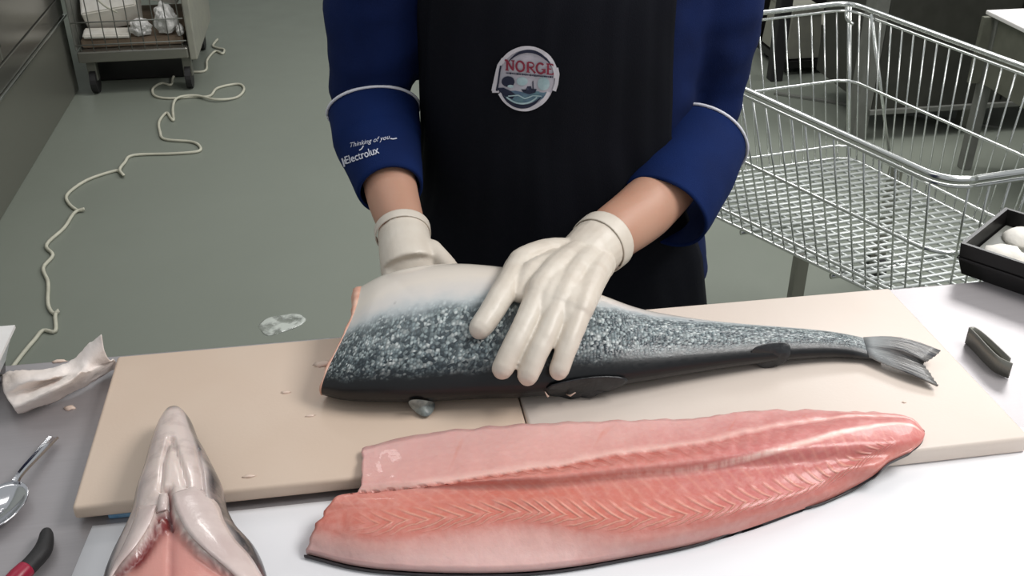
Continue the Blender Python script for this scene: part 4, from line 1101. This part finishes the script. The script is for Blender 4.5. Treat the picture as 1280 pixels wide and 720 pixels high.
# plier handle, red and black
pl = thing('pliers', 'pliers with black grip and red collar at the lower left corner', 'pliers', G(30, 715, BZ))
obj('grip', tube(cat([G(58, 667, BZ+.009), G(57, 678, BZ+.010), G(52, 690, BZ+.010), G(40, 704, BZ+.010), G(29, 715, BZ+.010)], 6), [.0058, .0075, .0085, .008, .0082], 14, round_caps=True), M['rubber'], pl)
obj('collar', tube(cat([G(33, 711, BZ+.010), G(22, 722, BZ+.010), G(8, 736, BZ+.009)], 5), [.0084, .0092, .0085], 14), M['red'], pl)
obj('grip', tube(cat([G(8, 736, BZ+.009), G(-20, 752, BZ+.009), G(-60, 760, BZ+.009)], 5), [.007, .007, .006], 12, round_caps=True), M['tweezer'], pl)
# pin-bone tweezers standing on edge
tw = thing('bone_tweezers', 'steel pin-bone tweezers standing on edge right of the fish tail', 'tweezers', G(1238, 455, BZ))
def tweezers():
    near = [G(1216, 438, BZ+.0008), G(1228, 452, BZ), G(1243, 466, BZ), G(1260, 474, BZ)]
    hgt = .023
    far = [G(1219, 410, BZ+hgt), G(1232, 419, BZ+hgt), G(1248, 433, BZ+hgt), G(1263, 447, BZ+hgt)]
    for p in near+far: p.z = BZ+.0008
    bend = (near[0]+far[0])/2+Vector((-.004, .008, 0))
    for nm, L in (('arm', near), ('arm', far)):
        path = cat([bend]+L, 6); V = []; Fc = []
        for i, p in enumerate(path):
            f = i/(len(path)-1); h = hgt*(1-.08*f)
            V += [p, p+Vector((0, 0, h))]
            if i: Fc.append((2*i-2, 2*i, 2*i+1, 2*i-1))
        o = obj(nm, (V, Fc), M['tweezer'], tw, True); o.modifiers.new('s', 'SOLIDIFY').thickness = .0013
tweezers()
# black tray with round white pieces at the right frame edge
tr = thing('black_tray', 'black plastic tray of round white pieces on the bench at far right', 'tray', (.92, 1.12, BZ))
c0 = G(1194, 342, BZ); c0.z = BZ; ux = (G(1280, 372, BZ)-c0); ux.z = 0; ux.normalize(); uy = Vector((-ux.y, ux.x, 0))
def trp(a, b, z): return c0+ux*a+uy*b+Vector((0, 0, z))
TL, TW_, TH_ = .30, .15, .048
def trr(k, z): return [trp(k, k, z), trp(TL-k, k, z), trp(TL-k, TW_-k, z), trp(k, TW_-k, z)]
obj('tray_wall', loft([trr(.006, .0), trr(0, .022), trr(.0, .024), trr(-.002, TH_), trr(.003, TH_), trr(.006, .020)], True, False), M['black'], tr, False)
obj('tray_floor', loft([trr(.006, .0005), trr(.004, .020)]), M['black'], tr, False)
obj('tray_seam', loft([trr(-.0022, .024), trr(-.0026, .0255), trr(-.0022, .027)], True, False), M['rubber'], tr, False)
obj('tray_insert', loft([trr(.008, .020), trr(.008, .026)]), M['greyd'], tr, False)
wp = 0
for a in (.045, .115, .185, .255):
    for b in (.04, .11):
        c_ = trp(a, b, .026); bm = bmesh.new(); bmesh.ops.create_uvsphere(bm, u_segments=20, v_segments=12, radius=1)
        for v in bm.verts:
            n_ = .08*noise.noise(v.co*3+Vector((wp, 0, 0))); v.co = Vector((v.co.x*.029*(1+n_), v.co.y*.029*(1+n_), max(0, v.co.z)*.016*(1+3*n_)))+c_
        tag(bm_obj('white_piece', bm, M['foam'], None, True), ['round white piece at the left corner of the black tray', 'round white piece in the back left of the black tray', 'round white piece second along the front of the black tray', 'round white piece second along the back of the black tray', 'round white piece third along the front of the black tray', 'round white piece third along the back of the black tray', 'round white piece at the front right of the black tray', 'round white piece at the back right of the black tray'][wp], 'food piece', 'round white pieces in the black tray'); wp += 1
# scraps
def scrap(px, py, z, r, label, s):
    c_ = G(px, py, z); bm = bmesh.new(); bmesh.ops.create_icosphere(bm, subdivisions=2, radius=1)
    for v in bm.verts:
        n_ = 1+.6*noise.noise(v.co*1.7+Vector((s, 0, 0))); v.co = Vector((v.co.x*r[0]*n_, v.co.y*r[1]*n_, max(-.2, v.co.z)*r[2]))+c_+Vector((0, 0, r[2]*.2))
    tag(bm_obj('fish_scrap', bm, M['scrap'], None, True), label, 'scrap', 'fish scraps')
scrap(87, 511, BZ, (.006, .004, .003), 'tiny pale scrap on the steel bench below the paper towel', 1)
scrap(74, 452, BZ, (.008, .003, .002), 'pale scrap on the bench edge behind the paper towel', 2)
scrap(357, 491, BT, (.006, .002, .0015), 'pale shred on the tan board left of the fish', 3)
scrap(311, 596, BT, (.006, .002, .0015), 'pale shred on the tan board right of the fish head', 4)
scrap(388, 520, BT, (.005, .0018, .0012), 'faint pale shred on the tan board below the cut end', 5)
scrap(404, 455, BT, (.012, .006, .002), 'pale flake of fish on the tan board beside the cut face', 6)
scrap(1130, 503, BT, (.002, .0015, .001), 'tiny speck on the cream board below the tail', 7)
